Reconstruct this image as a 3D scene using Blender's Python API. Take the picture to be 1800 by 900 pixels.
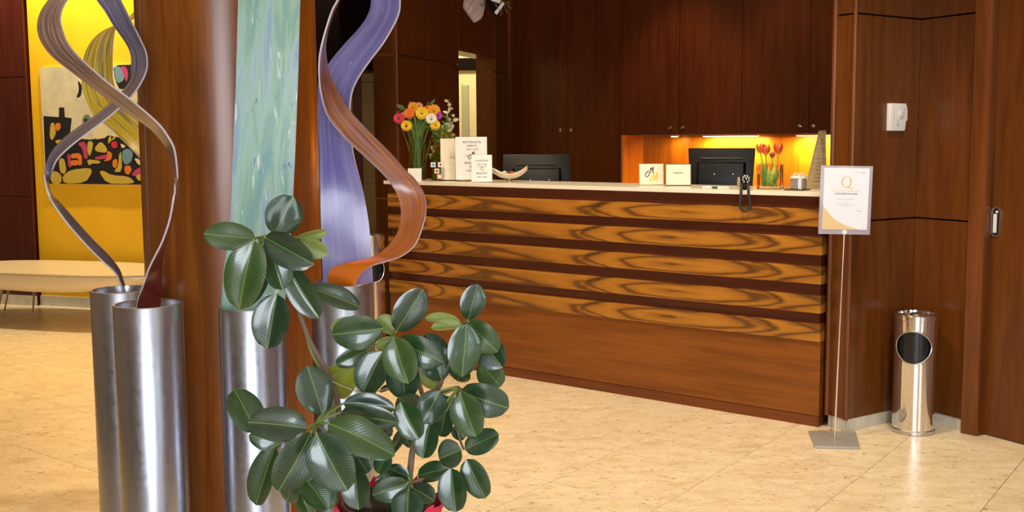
import bpy, bmesh, math, random
from mathutils import Vector, Matrix
random.seed(7)
for o in list(bpy.data.objects): bpy.data.objects.remove(o)
S = bpy.context.scene
COL = S.collection
# ---------------------------------------------------------------- camera
PITCH = math.atan(172/1800); ROLL = .004; H = 1.38
c_, s_ = math.cos(PITCH), math.sin(PITCH)
R_ = Vector((1,0,0)); U_ = Vector((0,s_,c_)); F_ = Vector((0,c_,-s_))
cr, sr = math.cos(ROLL), math.sin(ROLL)
cx_ = R_*cr - U_*sr; cy_ = R_*sr + U_*cr; cz_ = -F_
cam = bpy.data.objects.new('camera', bpy.data.cameras.new('camera')); COL.objects.link(cam)
cam.matrix_world = Matrix(((cx_.x,cy_.x,cz_.x,0),(cx_.y,cy_.y,cz_.y,0),(cx_.z,cy_.z,cz_.z,H),(0,0,0,1)))
cam.data.sensor_width = 36; cam.data.lens = 36
cam.data.shift_x = -50/1800; cam.data.shift_y = -30/1800
cam.data.clip_start = .05
S.camera = cam
# ---------------------------------------------------------------- world, exposure
w = bpy.data.worlds.new('world'); S.world = w; w.use_nodes = True
w.node_tree.nodes['Background'].inputs[0].default_value = (.75,.85,1,1)
w.node_tree.nodes['Background'].inputs[1].default_value = .5
S.view_settings.view_transform = 'Standard'; S.view_settings.look = 'None'
S.view_settings.exposure = 0.27; S.view_settings.gamma = 1
S.view_settings.use_curve_mapping = False
# ---------------------------------------------------------------- lights
def area(name, loc, target, sx, sy, power, col, spread=180):
    l = bpy.data.lights.new(name, 'AREA'); l.shape = 'RECTANGLE'; l.size = sx; l.size_y = sy
    l.energy = power; l.color = col; l.spread = math.radians(spread)
    o = bpy.data.objects.new(name, l); COL.objects.link(o); o.location = loc
    o.rotation_euler = (Vector(target)-Vector(loc)).to_track_quat('-Z','Y').to_euler(); return o
def spot(name, loc, target, power, col, ang=70, blend=.6, rad=.06):
    l = bpy.data.lights.new(name, 'SPOT'); l.energy = power; l.color = col
    l.spot_size = math.radians(ang); l.spot_blend = blend; l.shadow_soft_size = rad
    o = bpy.data.objects.new(name, l); COL.objects.link(o); o.location = loc
    o.rotation_euler = (Vector(target)-Vector(loc)).to_track_quat('-Z','Y').to_euler(); return o
DAY = (.86,.92,1.0); WARM = (1.0,.80,.52); TUNG = (1.0,.62,.25)
area('window_daylight', (.1,-3.3,1.75), (.1,4,1.0), 2.2, 2.2, 150, DAY)
area('daylight_fill', (3.3,-1.6,1.6), (.6,4.5,.8), 1.2, 2.2, 36, DAY)  # added cool fill from the right, no opening stands there
spot('spotlight', (.3,3.9,3.3), (.2,4.5,0), 150, WARM, 100)
spot('spotlight', (1.5,3.2,3.3), (1.6,3.6,0), 110, WARM, 100)
spot('spotlight', (-.5,5.2,3.3), (-.3,5.4,0), 130, WARM, 90)
spot('spotlight', (.75,7.25,3.3), (.9,7.62,1.6), 60, TUNG, 60)
spot('spotlight', (1.45,6.8,3.3), (1.62,7.15,1.6), 40, TUNG, 60)
spot('spotlight', (-2.0,3.6,3.3), (-2.0,3.9,0), 25, WARM, 90)
for lx in (-4.4,-3.6,-2.8): spot('spotlight', (lx,8.62-(lx+3.6)*.33-.58,3.35), (lx,8.62-(lx+3.6)*.33-.50,0), 105, (1,.82,.5), 105, .5, .03)
spot('spotlight', (-1.72,8.3,3.3), (-1.72,9.45,1.1), 60, WARM, 40)  # added to brighten the corridor cladding, no fixture behind it
spot('spotlight', (-2.9,5.0,3.3), (-2.9,5.0,0), 150, (1,.52,.06), 85)  # added golden lamp that tints the lounge floor yellow
spot('spotlight', (-3.5,6.4,3.3), (-3.5,6.3,0), 80, (1,.52,.06), 45)  # second added golden lamp, carries the floor tint towards the bench
# ---------------------------------------------------------------- helpers
def ray(x,y):
    a = x-950; b = y-420; xr = a*cr-b*sr; yr = a*sr+b*cr
    return Vector((xr, 1800*c_-yr*s_, -1800*s_-yr*c_))
def at(x,y,Y):
    d = ray(x,y); t = Y/d.y; return Vector((d.x*t, Y, H+d.z*t))
def fl(x,y,z=0.):
    d = ray(x,y); t = (z-H)/d.z; return Vector((d.x*t, d.y*t, z))
def onplane(x,y,n,c):
    d = ray(x,y); t = c/(d.x*n[0]+d.y*n[1]); return Vector((d.x*t,d.y*t,H+d.z*t))
AZ = math.radians
G2 = Vector((math.sin(AZ(35.9)), math.cos(AZ(35.9)),0)); G1 = Vector((-G2.y, G2.x,0))
G1ROT = math.atan2(G1.y, G1.x)

class MB:
    def __init__(s): s.v=[]; s.f=[]; s.m=[]; s.uv=None
    def add(s, vs, fs, mi=0, M=None):
        n=len(s.v); s.v += [tuple(M@Vector(v)) if M else tuple(v) for v in vs]
        s.f += [tuple(i+n for i in f) for f in fs]; s.m += [mi]*len(fs); return s
    def hexa(s, P, mi=0, M=None):   # 4 bottom, 4 top
        return s.add(P, [(3,2,1,0),(4,5,6,7),(0,1,5,4),(1,2,6,5),(2,3,7,6),(3,0,4,7)], mi, M)
    def box(s, x0,x1,y0,y1,z0,z1, mi=0, M=None):
        return s.hexa([(x0,y0,z0),(x1,y0,z0),(x1,y1,z0),(x0,y1,z0),(x0,y0,z1),(x1,y0,z1),(x1,y1,z1),(x0,y1,z1)], mi, M)
    def prism(s, poly, z0, z1, mi=0, M=None):
        n=len(poly); vs=[(p[0],p[1],z0) for p in poly]+[(p[0],p[1],z1) for p in poly]
        fs=[tuple(range(n-1,-1,-1)), tuple(range(n,2*n))]+[(i,(i+1)%n,n+(i+1)%n,n+i) for i in range(n)]
        return s.add(vs, fs, mi, M)
    def lathe(s, prof, c=(0,0,0), seg=32, mi=0, M=None, cap=True):
        vs=[]; fs=[]; k=len(prof)
        for i in range(seg):
            a=2*math.pi*i/seg
            for r,z in prof: vs.append((c[0]+r*math.cos(a), c[1]+r*math.sin(a), c[2]+z))
        for i in range(seg):
            j=(i+1)%seg
            for q in range(k-1): fs.append((i*k+q, j*k+q, j*k+q+1, i*k+q+1))
        if cap:
            if prof[0][0]>1e-5: fs.append(tuple(i*k for i in range(seg-1,-1,-1)))
            if prof[-1][0]>1e-5: fs.append(tuple(i*k+k-1 for i in range(seg)))
        return s.add(vs, fs, mi, M)
    def tube(s, path, r, seg=8, mi=0, M=None):
        path=[Vector(p) for p in path]; n=len(path)
        rs = r if isinstance(r,(list,tuple)) else [r]*n
        vs=[]; fs=[]; up=None
        for i,p in enumerate(path):
            t=(path[min(i+1,n-1)]-path[max(i-1,0)]).normalized()
            if up is None:
                up = Vector((0,0,1)) if abs(t.z)<.9 else Vector((1,0,0))
            a=t.cross(up)
            if a.length<1e-6: a=t.cross(Vector((0,1,0)))
            a.normalize(); b=a.cross(t).normalized(); up=b
            for k in range(seg):
                an=2*math.pi*k/seg; vs.append(p+(a*math.cos(an)+b*math.sin(an))*rs[i])
        for i in range(n-1):
            for k in range(seg):
                k2=(k+1)%seg; fs.append((i*seg+k,i*seg+k2,(i+1)*seg+k2,(i+1)*seg+k))
        fs.append(tuple(range(seg-1,-1,-1))); fs.append(tuple((n-1)*seg+k for k in range(seg)))
        return s.add(vs, fs, mi, M)
    def ell(s, c, rx, ry, rz, mi=0, M=None, u=12, v=8):
        vs=[];fs=[]
        for j in range(v+1):
            th=math.pi*j/v
            for i in range(u):
                a=2*math.pi*i/u; vs.append((c[0]+rx*math.sin(th)*math.cos(a), c[1]+ry*math.sin(th)*math.sin(a), c[2]-rz*math.cos(th)))
        for j in range(v):
            for i in range(u):
                fs.append((j*u+i, j*u+(i+1)%u, (j+1)*u+(i+1)%u, (j+1)*u+i))
        return s.add(vs, fs, mi, M)
    def mesh(s, name, mats, off=Vector((0,0,0)), smooth=True, bevel=0):
        me=bpy.data.meshes.new(name); me.from_pydata([tuple(Vector(v)-off) for v in s.v], [], s.f)
        for m in mats: me.materials.append(m)
        for p,mi in zip(me.polygons, s.m): p.material_index=mi
        bm=bmesh.new(); bm.from_mesh(me)
        bmesh.ops.remove_doubles(bm, verts=bm.verts, dist=1e-6) if s.uv is None else None
        if s.uv is None: bmesh.ops.recalc_face_normals(bm, faces=bm.faces)
        if bevel: bmesh.ops.bevel(bm, geom=[e for e in bm.edges if len(e.link_faces)==2 and e.calc_face_angle(0)>.5], offset=bevel, segments=2, affect='EDGES', profile=.6)
        bm.to_mesh(me); bm.free()
        if s.uv is not None:
            l=me.uv_layers.new(name='UVMap')
            for lo in me.loops: l.data[lo.index].uv = s.uv[lo.vertex_index]
        if smooth:
            for p in me.polygons: p.use_smooth=True
            try: me.set_sharp_from_angle(angle=math.radians(35))
            except Exception: pass
        me.update(); return me
def wl(o):
    v=Vector((0,0,0))
    while o is not None: v=v+o.location; o=o.parent
    return v
def obj(name, mb, mats, parent=None, bevel=0, smooth=True, loc=None, label=None):
    if not isinstance(mats,(list,tuple)): mats=[mats]
    base = wl(parent) if parent else Vector((0,0,0))
    if loc is not None: base = Vector(loc)
    me=mb.mesh(name, mats, base, smooth, bevel)
    o=bpy.data.objects.new(name, me); COL.objects.link(o)
    if parent: o.parent=parent; o.location = base-wl(parent)
    else: o.location = base
    if label: o['label']=label
    return o
def inst(name, me, parent, M):
    o=bpy.data.objects.new(name, me); COL.objects.link(o); o.parent=parent
    o.matrix_local = Matrix.Translation(-wl(parent))@M if parent else M
    return o
def thing(name, label, cat, loc, group=None):
    o=bpy.data.objects.new(name,None); COL.objects.link(o); o.location=loc; o.empty_display_size=.05
    o['label']=label; o['category']=cat
    if group: o['group']=group
    return o
def tag(o,label,cat,group=None):
    o['label']=label; o['category']=cat
    if group: o['group']=group
    return o
def struct(name, mb, mats, **k):
    o=obj(name, mb, mats, **k); o['kind']='structure'; return o
def frameM(loc, az_normal_to, tilt=0):
    """local x = width to the viewer's right, y = up, z = normal facing the viewer; az = azimuth (deg) the board faces"""
    a=AZ(az_normal_to); n=Vector((math.sin(a), math.cos(a),0)); x=Vector((0,0,1)).cross(n); up=Vector((0,0,1))
    M=Matrix(((x.x,up.x,n.x,0),(x.y,up.y,n.y,0),(x.z,up.z,n.z,0),(0,0,0,1)))
    return Matrix.Translation(loc)@M@Matrix.Rotation(AZ(tilt),4,'X')
# ---------------------------------------------------------------- materials
def mat(name, col, rough=.5, metal=0, **k):
    m=bpy.data.materials.new(name); m.use_nodes=True; b=m.node_tree.nodes['Principled BSDF']
    b.inputs['Base Color'].default_value=(*col,1); b.inputs['Roughness'].default_value=rough; b.inputs['Metallic'].default_value=metal
    for kk,v in k.items(): b.inputs[kk].default_value=v
    return m
def N(m,t,**k):
    n=m.node_tree.nodes.new(t)
    for kk,v in k.items(): setattr(n,kk,v)
    return n
def L(m,a,b): m.node_tree.links.new(a,b)
def ramp(m, fac, stops):
    r=N(m,'ShaderNodeValToRGB'); e=r.color_ramp.elements
    while len(e)<len(stops): e.new(.5)
    for el,(p,c) in zip(e,stops): el.position=p; el.color=(*c,1)
    L(m,fac,r.inputs[0]); return r.outputs[0]
def mix(m, fac, a, b, mode='MIX'):
    x=N(m,'ShaderNodeMix',data_type='RGBA',blend_type=mode)
    for inp,v in ((x.inputs[0],fac),(x.inputs[6],a),(x.inputs[7],b)):
        if hasattr(v,'links') or hasattr(v,'is_linked'): L(m,v,inp)
        elif isinstance(v,(int,float)): inp.default_value=v
        else: inp.default_value=(*v,1)
    return x.outputs[2]
def coords(m, scale, kind='Object', rot=(0,0,0)):
    t=N(m,'ShaderNodeTexCoord'); src=t.outputs[kind]
    if any(rot):
        m0=N(m,'ShaderNodeMapping'); L(m,src,m0.inputs[0]); m0.inputs['Rotation'].default_value=rot; src=m0.outputs[0]
    mp=N(m,'ShaderNodeMapping'); L(m,src,mp.inputs[0]); mp.inputs['Scale'].default_value=scale; return mp.outputs[0]
def noise(m, vec, scale=1, detail=4, rough=.55, dist=0):
    n=N(m,'ShaderNodeTexNoise'); L(m,vec,n.inputs['Vector']); n.inputs['Scale'].default_value=scale
    n.inputs['Detail'].default_value=detail; n.inputs['Roughness'].default_value=rough; n.inputs['Distortion'].default_value=dist
    return n.outputs[0]
def bsdf(m): return m.node_tree.nodes['Principled BSDF']
def bump(m, h, strength=.1, dist=.01):
    b=N(m,'ShaderNodeBump'); b.inputs['Strength'].default_value=strength; b.inputs['Distance'].default_value=dist
    L(m,h,b.inputs['Height']); L(m,b.outputs[0],bsdf(m).inputs['Normal'])
def wood(name, dark, light, axis='z', rough=.32, rot=0, coat=.15):
    m=mat(name, light, rough); b=bsdf(m)
    sc={'z':(9,9,.7),'x':(.7,9,9)}[axis]
    v=coords(m,sc,rot=(0,0,rot)); n1=noise(m,v,2.2,6,.6,.6)
    sc2={'z':(120,120,3),'x':(3,120,120)}[axis]
    n2=noise(m,coords(m,sc2,rot=(0,0,rot)),1.2,3,.6)
    c1=ramp(m,n1,[(.3,dark),(.55,light),(.75,tuple(x*1.15 for x in light))])
    c2=ramp(m,n2,[(.3,(.72,.68,.62)),(.6,(1,1,1))])
    L(m,mix(m,.55,c1,c2,'MULTIPLY'),b.inputs['Base Color']); b.inputs['Coat Weight'].default_value=coat; b.inputs['Coat Roughness'].default_value=.2
    b.inputs['Specular IOR Level'].default_value=.35
    return m
W_panel = wood('cherry_panel',(.090,.024,.003),(.140,.041,.005))
W_cab   = wood('cherry_cabinet',(.075,.017,.004),(.120,.028,.006))
W_trim  = wood('cherry_trim',(.11,.030,.006),(.17,.050,.010))
W_col   = wood('column_veneer',(.17,.045,.005),(.30,.088,.010),rough=.3,coat=.3)
W_front = wood('counter_front',(.16,.043,.005),(.25,.074,.008),'x',rot=-G1ROT)
W_dark  = wood('counter_recess',(.075,.016,.006),(.11,.024,.009),'x',rot=-G1ROT)
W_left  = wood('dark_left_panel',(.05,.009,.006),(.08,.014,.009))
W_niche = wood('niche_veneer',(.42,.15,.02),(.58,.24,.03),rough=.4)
# figured veneer of the slats
def veneer():
    m=mat('figured_veneer',(.4,.17,.03),.3); b=bsdf(m)
    t=N(m,'ShaderNodeTexCoord'); sp=N(m,'ShaderNodeSeparateXYZ'); L(m,t.outputs['Object'],sp.inputs[0])
    def ma(op,a,bb=None,c=None):
        n=N(m,'ShaderNodeMath',operation=op)
        for i,v in enumerate((a,bb,c)):
            if v is None: continue
            if isinstance(v,(int,float)): n.inputs[i].default_value=v
            else: L(m,v,n.inputs[i])
        return n.outputs[0]
    oi=N(m,'ShaderNodeObjectInfo')
    x=ma('ADD',sp.outputs[0],ma('MULTIPLY',oi.outputs['Random'],.09))
    nz=noise(m,coords(m,(2.4,1,9)),1.0,3,.6)
    nb=noise(m,coords(m,(.9,1,7)),1.3,2,.5)
    u=ma('DIVIDE',ma('SUBTRACT',ma('PINGPONG',ma('ADD',x,4.0-.62),1.05),0.0),.52)
    z=ma('DIVIDE',ma('ADD',sp.outputs[2],-.004),.062)
    r=ma('SQRT',ma('ADD',ma('MULTIPLY',u,u),ma('MULTIPLY',z,z)))
    r=ma('ADD',r,ma('MULTIPLY',nz,.5))
    core=ma('MINIMUM',r,1.75)
    f=ma('ADD',ma('MULTIPLY',core,1.0),ma('MULTIPLY',nb,1.7))
    s=ma('SINE',ma('MULTIPLY',f,9.5))
    ring=ma('SUBTRACT',1.0,ma('MULTIPLY',ma('ABSOLUTE',ma('SUBTRACT',r,1.30)),13.0))
    ring=ma('MAXIMUM',ring,0.0)
    c=ramp(m,ma('MULTIPLY_ADD',s,.5,.5),[(0,(.13,.05,.010)),(.18,(.34,.13,.016)),(1,(.46,.19,.022))])
    fine=noise(m,coords(m,(6,1,160)),1.0,3,.6)
    c=mix(m,.5,c,ramp(m,fine,[(.35,(.6,.55,.5)),(.6,(1,1,1))]),'MULTIPLY')
    c=mix(m,ma('MULTIPLY',ring,.9),c,(.055,.022,.008))
    L(m,c,b.inputs['Base Color']); b.inputs['Coat Weight'].default_value=.2; b.inputs['Coat Roughness'].default_value=.2
    return m
M_veneer=veneer()
def marble():
    m=mat('travertine',(.75,.56,.33),.3); b=bsdf(m)
    g=N(m,'ShaderNodeNewGeometry'); oi=N(m,'ShaderNodeObjectInfo')
    ad=N(m,'ShaderNodeVectorMath',operation='ADD'); L(m,g.outputs['Position'],ad.inputs[0])
    cb=N(m,'ShaderNodeVectorMath',operation='SCALE'); 
    L(m,oi.outputs['Random'],cb.inputs['Scale']); cb.inputs[0].default_value=(17,31,5); L(m,cb.outputs[0],ad.inputs[1])
    rm=N(m,'ShaderNodeMapping'); L(m,ad.outputs[0],rm.inputs[0]); rm.inputs['Rotation'].default_value=(0,0,-G1ROT); rm.inputs['Scale'].default_value=(1,2.2,1)
    n1=noise(m,rm.outputs[0],7,5,.6,.4); n2=noise(m,rm.outputs[0],55,4,.7,.5); n3=noise(m,rm.outputs[0],28,3,.6)
    c=ramp(m,n1,[(.3,(.74,.60,.40)),(.5,(.86,.73,.52)),(.7,(.92,.82,.64))])
    c=mix(m,ramp(m,n2,[(.32,(.8,.8,.8)),(.44,(0,0,0))]),c,(.45,.28,.12))
    c=mix(m,ramp(m,n3,[(.30,(.9,.9,.9)),(.38,(0,0,0))]),c,(.30,.18,.08))
    br=ramp(m,oi.outputs['Random'],[(0,(.93,.93,.93)),(1,(1,1,1))])
    L(m,mix(m,1.0,c,br,'MULTIPLY'),b.inputs['Base Color'])
    L(m,ramp(m,n2,[(.3,(.45,.45,.45)),(.6,(.22,.22,.22))]),b.inputs['Roughness'])
    return m
M_floor=marble()
M_grout=mat('grout',(.33,.22,.11),.8)
M_stone=mat('pale_stone',(.62,.60,.52),.35)
L(M_stone,ramp(M_stone,noise(M_stone,coords(M_stone,(9,9,9)),1.5,5,.6),[(.3,(.50,.47,.38)),(.7,(.70,.68,.60))]),bsdf(M_stone).inputs['Base Color'])
M_yellow=mat('yellow_paint',(.86,.50,.012),.55)
L(M_yellow,ramp(M_yellow,noise(M_yellow,coords(M_yellow,(3,3,3)),1,3,.5),[(.3,(.84,.48,.010)),(.7,(.90,.53,.014))]),bsdf(M_yellow).inputs['Base Color'])
M_ceil=mat('ceiling_paint',(.75,.68,.55),.8)
M_beige=mat('beige_stone_cladding',(.50,.42,.25),.5)
L(M_beige,ramp(M_beige,noise(M_beige,coords(M_beige,(4,4,4)),1,4,.5),[(.3,(.44,.36,.21)),(.7,(.54,.46,.29))]),bsdf(M_beige).inputs['Base Color'])
M_cream=mat('cream_paint',(.80,.70,.40),.6)
M_black=mat('dark_lining',(.010,.006,.005),.9,**{'Specular IOR Level':.05})
M_outer=mat('plaster',(.55,.45,.32),.8)
def steel(name, col, rough, streak=True):
    m=mat(name,col,rough,1.0); b=bsdf(m)
    n2=noise(m,coords(m,(5,5,1.6)),1.5,2,.5,.2); n3=noise(m,coords(m,(40,40,30)),1.5,3,.6)
    L(m,ramp(m,n2,[(.35,tuple(c*.9 for c in col)),(.65,col)]),b.inputs['Base Color'])
    L(m,ramp(m,n3,[(.3,(rough*.85,)*3),(.7,(rough*1.15,)*3)]),b.inputs['Roughness'])
    return m
M_brush=steel('brushed_steel',(.58,.60,.69),.32)
M_chrome=mat('polished_steel',(.80,.77,.76),.09,1.0)
M_metal=mat('satin_metal',(.62,.60,.60),.3,1.0)
M_hole=mat('bin_lining',(.008,.010,.014),.25)
M_leather=mat('cream_leather',(.80,.66,.42),.35); M_leather.node_tree.nodes['Principled BSDF'].inputs['Coat Weight'].default_value=.2
M_seam=mat('seam_piping',(.35,.24,.10),.5)
M_white=mat('white_paper',(.86,.86,.88),.6)
M_cpaper=mat('cream_paper',(.85,.78,.62),.6)
M_corian=mat('white_solid_surface',(.82,.76,.66),.25)
M_ink=mat('grey_ink',(.22,.22,.26),.7); M_inkb=mat('black_ink',(.02,.025,.03),.6); M_gold=mat('gold_ink',(.72,.50,.16),.6)
M_pgold=mat('pale_gold_print',(.80,.62,.33),.6); M_lgrey=mat('light_grey_ink',(.50,.50,.55),.7); M_yel=mat('yellow_ink',(.85,.60,.08),.6)
M_plastic=mat('black_plastic',(.006,.006,.006),.38,**{'Specular IOR Level':.3}); M_plastic2=mat('dark_grey_plastic',(.025,.025,.023),.4)
M_wplast=mat('white_plastic',(.78,.79,.79),.35)
def glass(name,col=(1,1,1),rough=.0,ior=1.45):
    m=mat(name,col,rough); bsdf(m).inputs['Transmission Weight'].default_value=1; bsdf(m).inputs['IOR'].default_value=ior; return m
M_glass=glass('clear_glass',(.97,.99,.97),0,1.12); M_acr=glass('clear_acrylic',(.95,.94,.97),.02,1.04); M_gglass=glass('olive_glass',(.80,.78,.48),.02,1.15)
M_water=glass('water',(.92,.97,.88),0,1.03)
M_stem=mat('flower_stem',(.09,.20,.03),.5); M_fol=mat('bouquet_foliage',(.15,.26,.06),.5); M_pfol=mat('pale_blossom',(.72,.72,.45),.6)
def ribbonmat(name, stops, sx=7, sy=1.1, flecks=None, rough=.28, seed=0):
    m=mat(name,stops[0][1],rough); b=bsdf(m)
    t=N(m,'ShaderNodeUVMap'); mp=N(m,'ShaderNodeMapping'); L(m,t.outputs[0],mp.inputs[0]); mp.inputs['Scale'].default_value=(sx,sy,1); mp.inputs['Location'].default_value=(seed,seed*1.7,0)
    n=noise(m,mp.outputs[0],1.6,5,.6,.6); c=ramp(m,n,stops)
    if flecks:
        for i,(fc,sc,th) in enumerate(flecks):
            mp2=N(m,'ShaderNodeMapping'); L(m,t.outputs[0],mp2.inputs[0]); mp2.inputs['Scale'].default_value=(sx*sc,sy*sc*1.4,1); mp2.inputs['Location'].default_value=(seed+3.1*i+2,seed+5.3*i,0)
            k=noise(m,mp2.outputs[0],1.3,4,.6,1.2)
            c=mix(m,ramp(m,k,[(th,(0,0,0)),(th+.06,(1,1,1))]),c,fc)
    L(m,c,b.inputs['Base Color']); b.inputs['Coat Weight'].default_value=.35; b.inputs['Coat Roughness'].default_value=.15
    return m
R_green=ribbonmat('green_painted_ribbon',[(.36,(.20,.40,.42)),(.45,(.26,.47,.38)),(.52,(.34,.54,.43)),(.58,(.38,.56,.55)),(.66,(.27,.42,.56))],2.6,1.3,
    [((.78,.82,.78),1.9,.615),((.10,.14,.45),2.6,.65),((.33,.07,.10),3.6,.69),((.52,.62,.32),2.1,.63)],seed=1)
R_purple=ribbonmat('violet_painted_ribbon',[(.36,(.19,.18,.50)),(.48,(.25,.23,.58)),(.56,(.31,.28,.64)),(.66,(.37,.34,.66))],3,1.0,
    [((.14,.20,.55),2.2,.63),((.62,.62,.80),2.6,.67),((.50,.26,.12),3.8,.68)],seed=4)
R_orange=ribbonmat('brown_orange_ribbon',[(0.395,(.14,.07,.12)),(0.479,(.26,.08,.035)),(0.542,(.36,.14,.05)),(0.605,(.30,.16,.17))],5,1.0,
    [((.13,.12,.24),1.2,0.599),((.60,.22,.04),1.5,0.587)],seed=9)
R_mauve=ribbonmat('grey_mauve_ribbon',[(0.395,(.08,.075,.13)),(0.500,(.16,.14,.22)),(0.605,(.26,.24,.36))],5,1.0,[((.30,.20,.12),2,.7)],seed=12)
R_brown=ribbonmat('mauve_brown_ribbon',[(0.395,(.20,.11,.08)),(0.479,(.32,.20,.16)),(0.542,(.42,.30,.26)),(0.618,(.32,.13,.10))],6,1.0,[((.45,.36,.16),1.3,0.599)],seed=15)
R_yellow=ribbonmat('yellow_painted_ribbon',[(.39,(.55,.38,.015)),(.5,(.82,.60,.03)),(.61,(.90,.74,.14))],6,1.0,[((.20,.22,.28),1.2,0.587),((.45,.08,.05),1.0,0.624),((.80,.78,.60),1.6,0.612)],seed=20)
def tint_along(m, col, f0, f1):
    b=bsdf(m); src=b.inputs['Base Color'].links[0].from_socket
    t=N(m,'ShaderNodeUVMap'); sp=N(m,'ShaderNodeSeparateXYZ'); L(m,t.outputs[0],sp.inputs[0])
    r=ramp(m,sp.outputs[1],[(f0,(1,1,1)),(f1,(0,0,0))])
    c=mix(m,r,src,col); L(m,c,b.inputs['Base Color'])
M_rib_edge=mat('pale_ribbon_edge',(.62,.55,.60),.35)
def leafmat():
    m=mat('rubber_leaf',(.03,.12,.05),.25); b=bsdf(m)
    t=N(m,'ShaderNodeTexCoord'); sp=N(m,'ShaderNodeSeparateXYZ'); L(m,t.outputs['Object'],sp.inputs[0])
    ab=N(m,'ShaderNodeMath',operation='ABSOLUTE'); L(m,sp.outputs[0],ab.inputs[0])
    rib=ramp(m,ab.outputs[0],[(0,(.9,.9,.9)),(.010,(.8,.8,.8)),(.022,(0,0,0))])
    # side veins
    v=N(m,'ShaderNodeMath',operation='MULTIPLY_ADD'); L(m,ab.outputs[0],v.inputs[0]); v.inputs[1].default_value=-.55; L(m,sp.outputs[1],v.inputs[2])
    w_=N(m,'ShaderNodeMath',operation='SINE'); k=N(m,'ShaderNodeMath',operation='MULTIPLY'); L(m,v.outputs[0],k.inputs[0]); k.inputs[1].default_value=120; L(m,k.outputs[0],w_.inputs[0])
    oi=N(m,'ShaderNodeObjectInfo')
    nn=noise(m,coords(m,(3,3,3)),1.2,3,.5)
    base=ramp(m,oi.outputs['Random'],[(0,(.006,.032,.014)),(.5,(.009,.048,.016)),(.8,(.018,.070,.014)),(1,(.045,.095,.014))])
    base=mix(m,ramp(m,nn,[(.4,(0,0,0)),(.7,(.4,.4,.4))]),base,(.035,.075,.012))
    vein=mix(m,ramp(m,w_.outputs[0],[(.80,(0,0,0)),(.99,(.14,.14,.14))]),base,(.06,.15,.05))
    c=mix(m,rib,vein,(.14,.26,.035))
    g=N(m,'ShaderNodeNewGeometry')
    back=mix(m,rib,(.10,.17,.05),(.25,.33,.10))
    c=mix(m,g.outputs['Backfacing'],c,back)
    L(m,c,b.inputs['Base Color']); b.inputs['Coat Weight'].default_value=1; b.inputs['Coat Roughness'].default_value=.14; b.inputs['Roughness'].default_value=.36; b.inputs['Specular IOR Level'].default_value=.6
    bump(m,w_.outputs[0],.12,.003)
    return m
M_leaf=leafmat()
M_leafy=mat('young_pale_leaf',(.26,.33,.09),.4); M_leafy2=mat('yellowing_leaf',(.30,.34,.03),.4)
M_bark=mat('rubber_plant_bark',(.22,.15,.11),.7); M_petiole=mat('petiole_green',(.22,.32,.08),.5)
M_foil=mat('red_foil_wrap',(.75,.025,.09),.3); M_soil=mat('potting_soil',(.03,.018,.01),.9); M_pot=mat('dark_pot',(.10,.05,.04),.5)

# ================================================================ SETTING
# ---- floor: slab with 50 cm stone tiles laid on it
mb=MB(); mb.box(-8,7,-4.2,11.5,-.05,-.005); floor=struct('floor',mb,M_grout)
def proj(P):
    d=P-Vector((0,0,H)); dep=d.dot(F_)
    if dep<=.05: return None
    xr=1800*d.dot(R_)/dep; yr=-1800*d.dot(U_)/dep
    return (950+xr*cr+yr*sr, 420-xr*sr+yr*cr)
tb=MB(); tb.box(-.2488,.2488,-.2488,.2488,-.005,0); tile_me=tb.mesh('floor_tile',[M_floor],bevel=.0012,smooth=False)
cells=[]
for i in range(-30,40):
    for j in range(-30,40):
        a=1.845+.5*i+.25; b=4.305+.5*j+.25; P=G1*a+G2*b
        if -4.0<P.y<9.6 and -6.5<P.x<5.5:
            q=[proj(P+G1*u+G2*v) for u in (-.25,.25) for v in (-.25,.25)]
            vis=all(q) and min(z[0] for z in q)<1800 and max(z[0] for z in q)>0 and min(z[1] for z in q)<900 and max(z[1] for z in q)>0
            cells.append((not vis, P.y, P))
cells.sort(key=lambda t:(t[0],t[1])); rest=MB()
for k,(inv,y,P) in enumerate(cells):
    M=Matrix.Translation(P)@Matrix.Rotation(G1ROT,4,'Z')
    if not inv and k<300: inst('floor_tile',tile_me,floor,M)
    else: rest.box(-.2488,.2488,-.2488,.2488,-.005,0,0,M)
ro=obj('floor_tiles',rest,M_floor,floor,smooth=False); ro['kind']='stuff'

ceil=MB(); ceil.box(-8,7,-4.2,11.5,3.4,3.5); struct('ceiling',ceil,M_ceil)
# ---- outer shell
mb=MB(); mb.box(-8.1,-8,-4.2,11.5,0,3.4); struct('wall_left',mb,M_outer)
mb=MB(); mb.box(-8,7,11.4,11.5,0,3.4); struct('wall_back',mb,M_outer)
mb=MB(); mb.box(6.9,7,-4.2,11.5,0,3.4); struct('wall_right',mb,M_outer)
mb=MB()
for x0,x1,z0,z1 in ((-8,-2.6,0,3.4),(3.2,6.9,0,3.4),(-2.6,3.2,0,.35),(-2.6,3.2,2.75,3.4)): mb.box(x0,x1,-4.2,-4.1,z0,z1)
wf=struct('wall_front',mb,M_outer)
mb=MB()
for x in (-2.6,-1.18,.26,1.7,3.14): mb.box(x,x+.06,-4.19,-4.1,.35,2.75)
struct('window_1',mb,M_metal)

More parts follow.
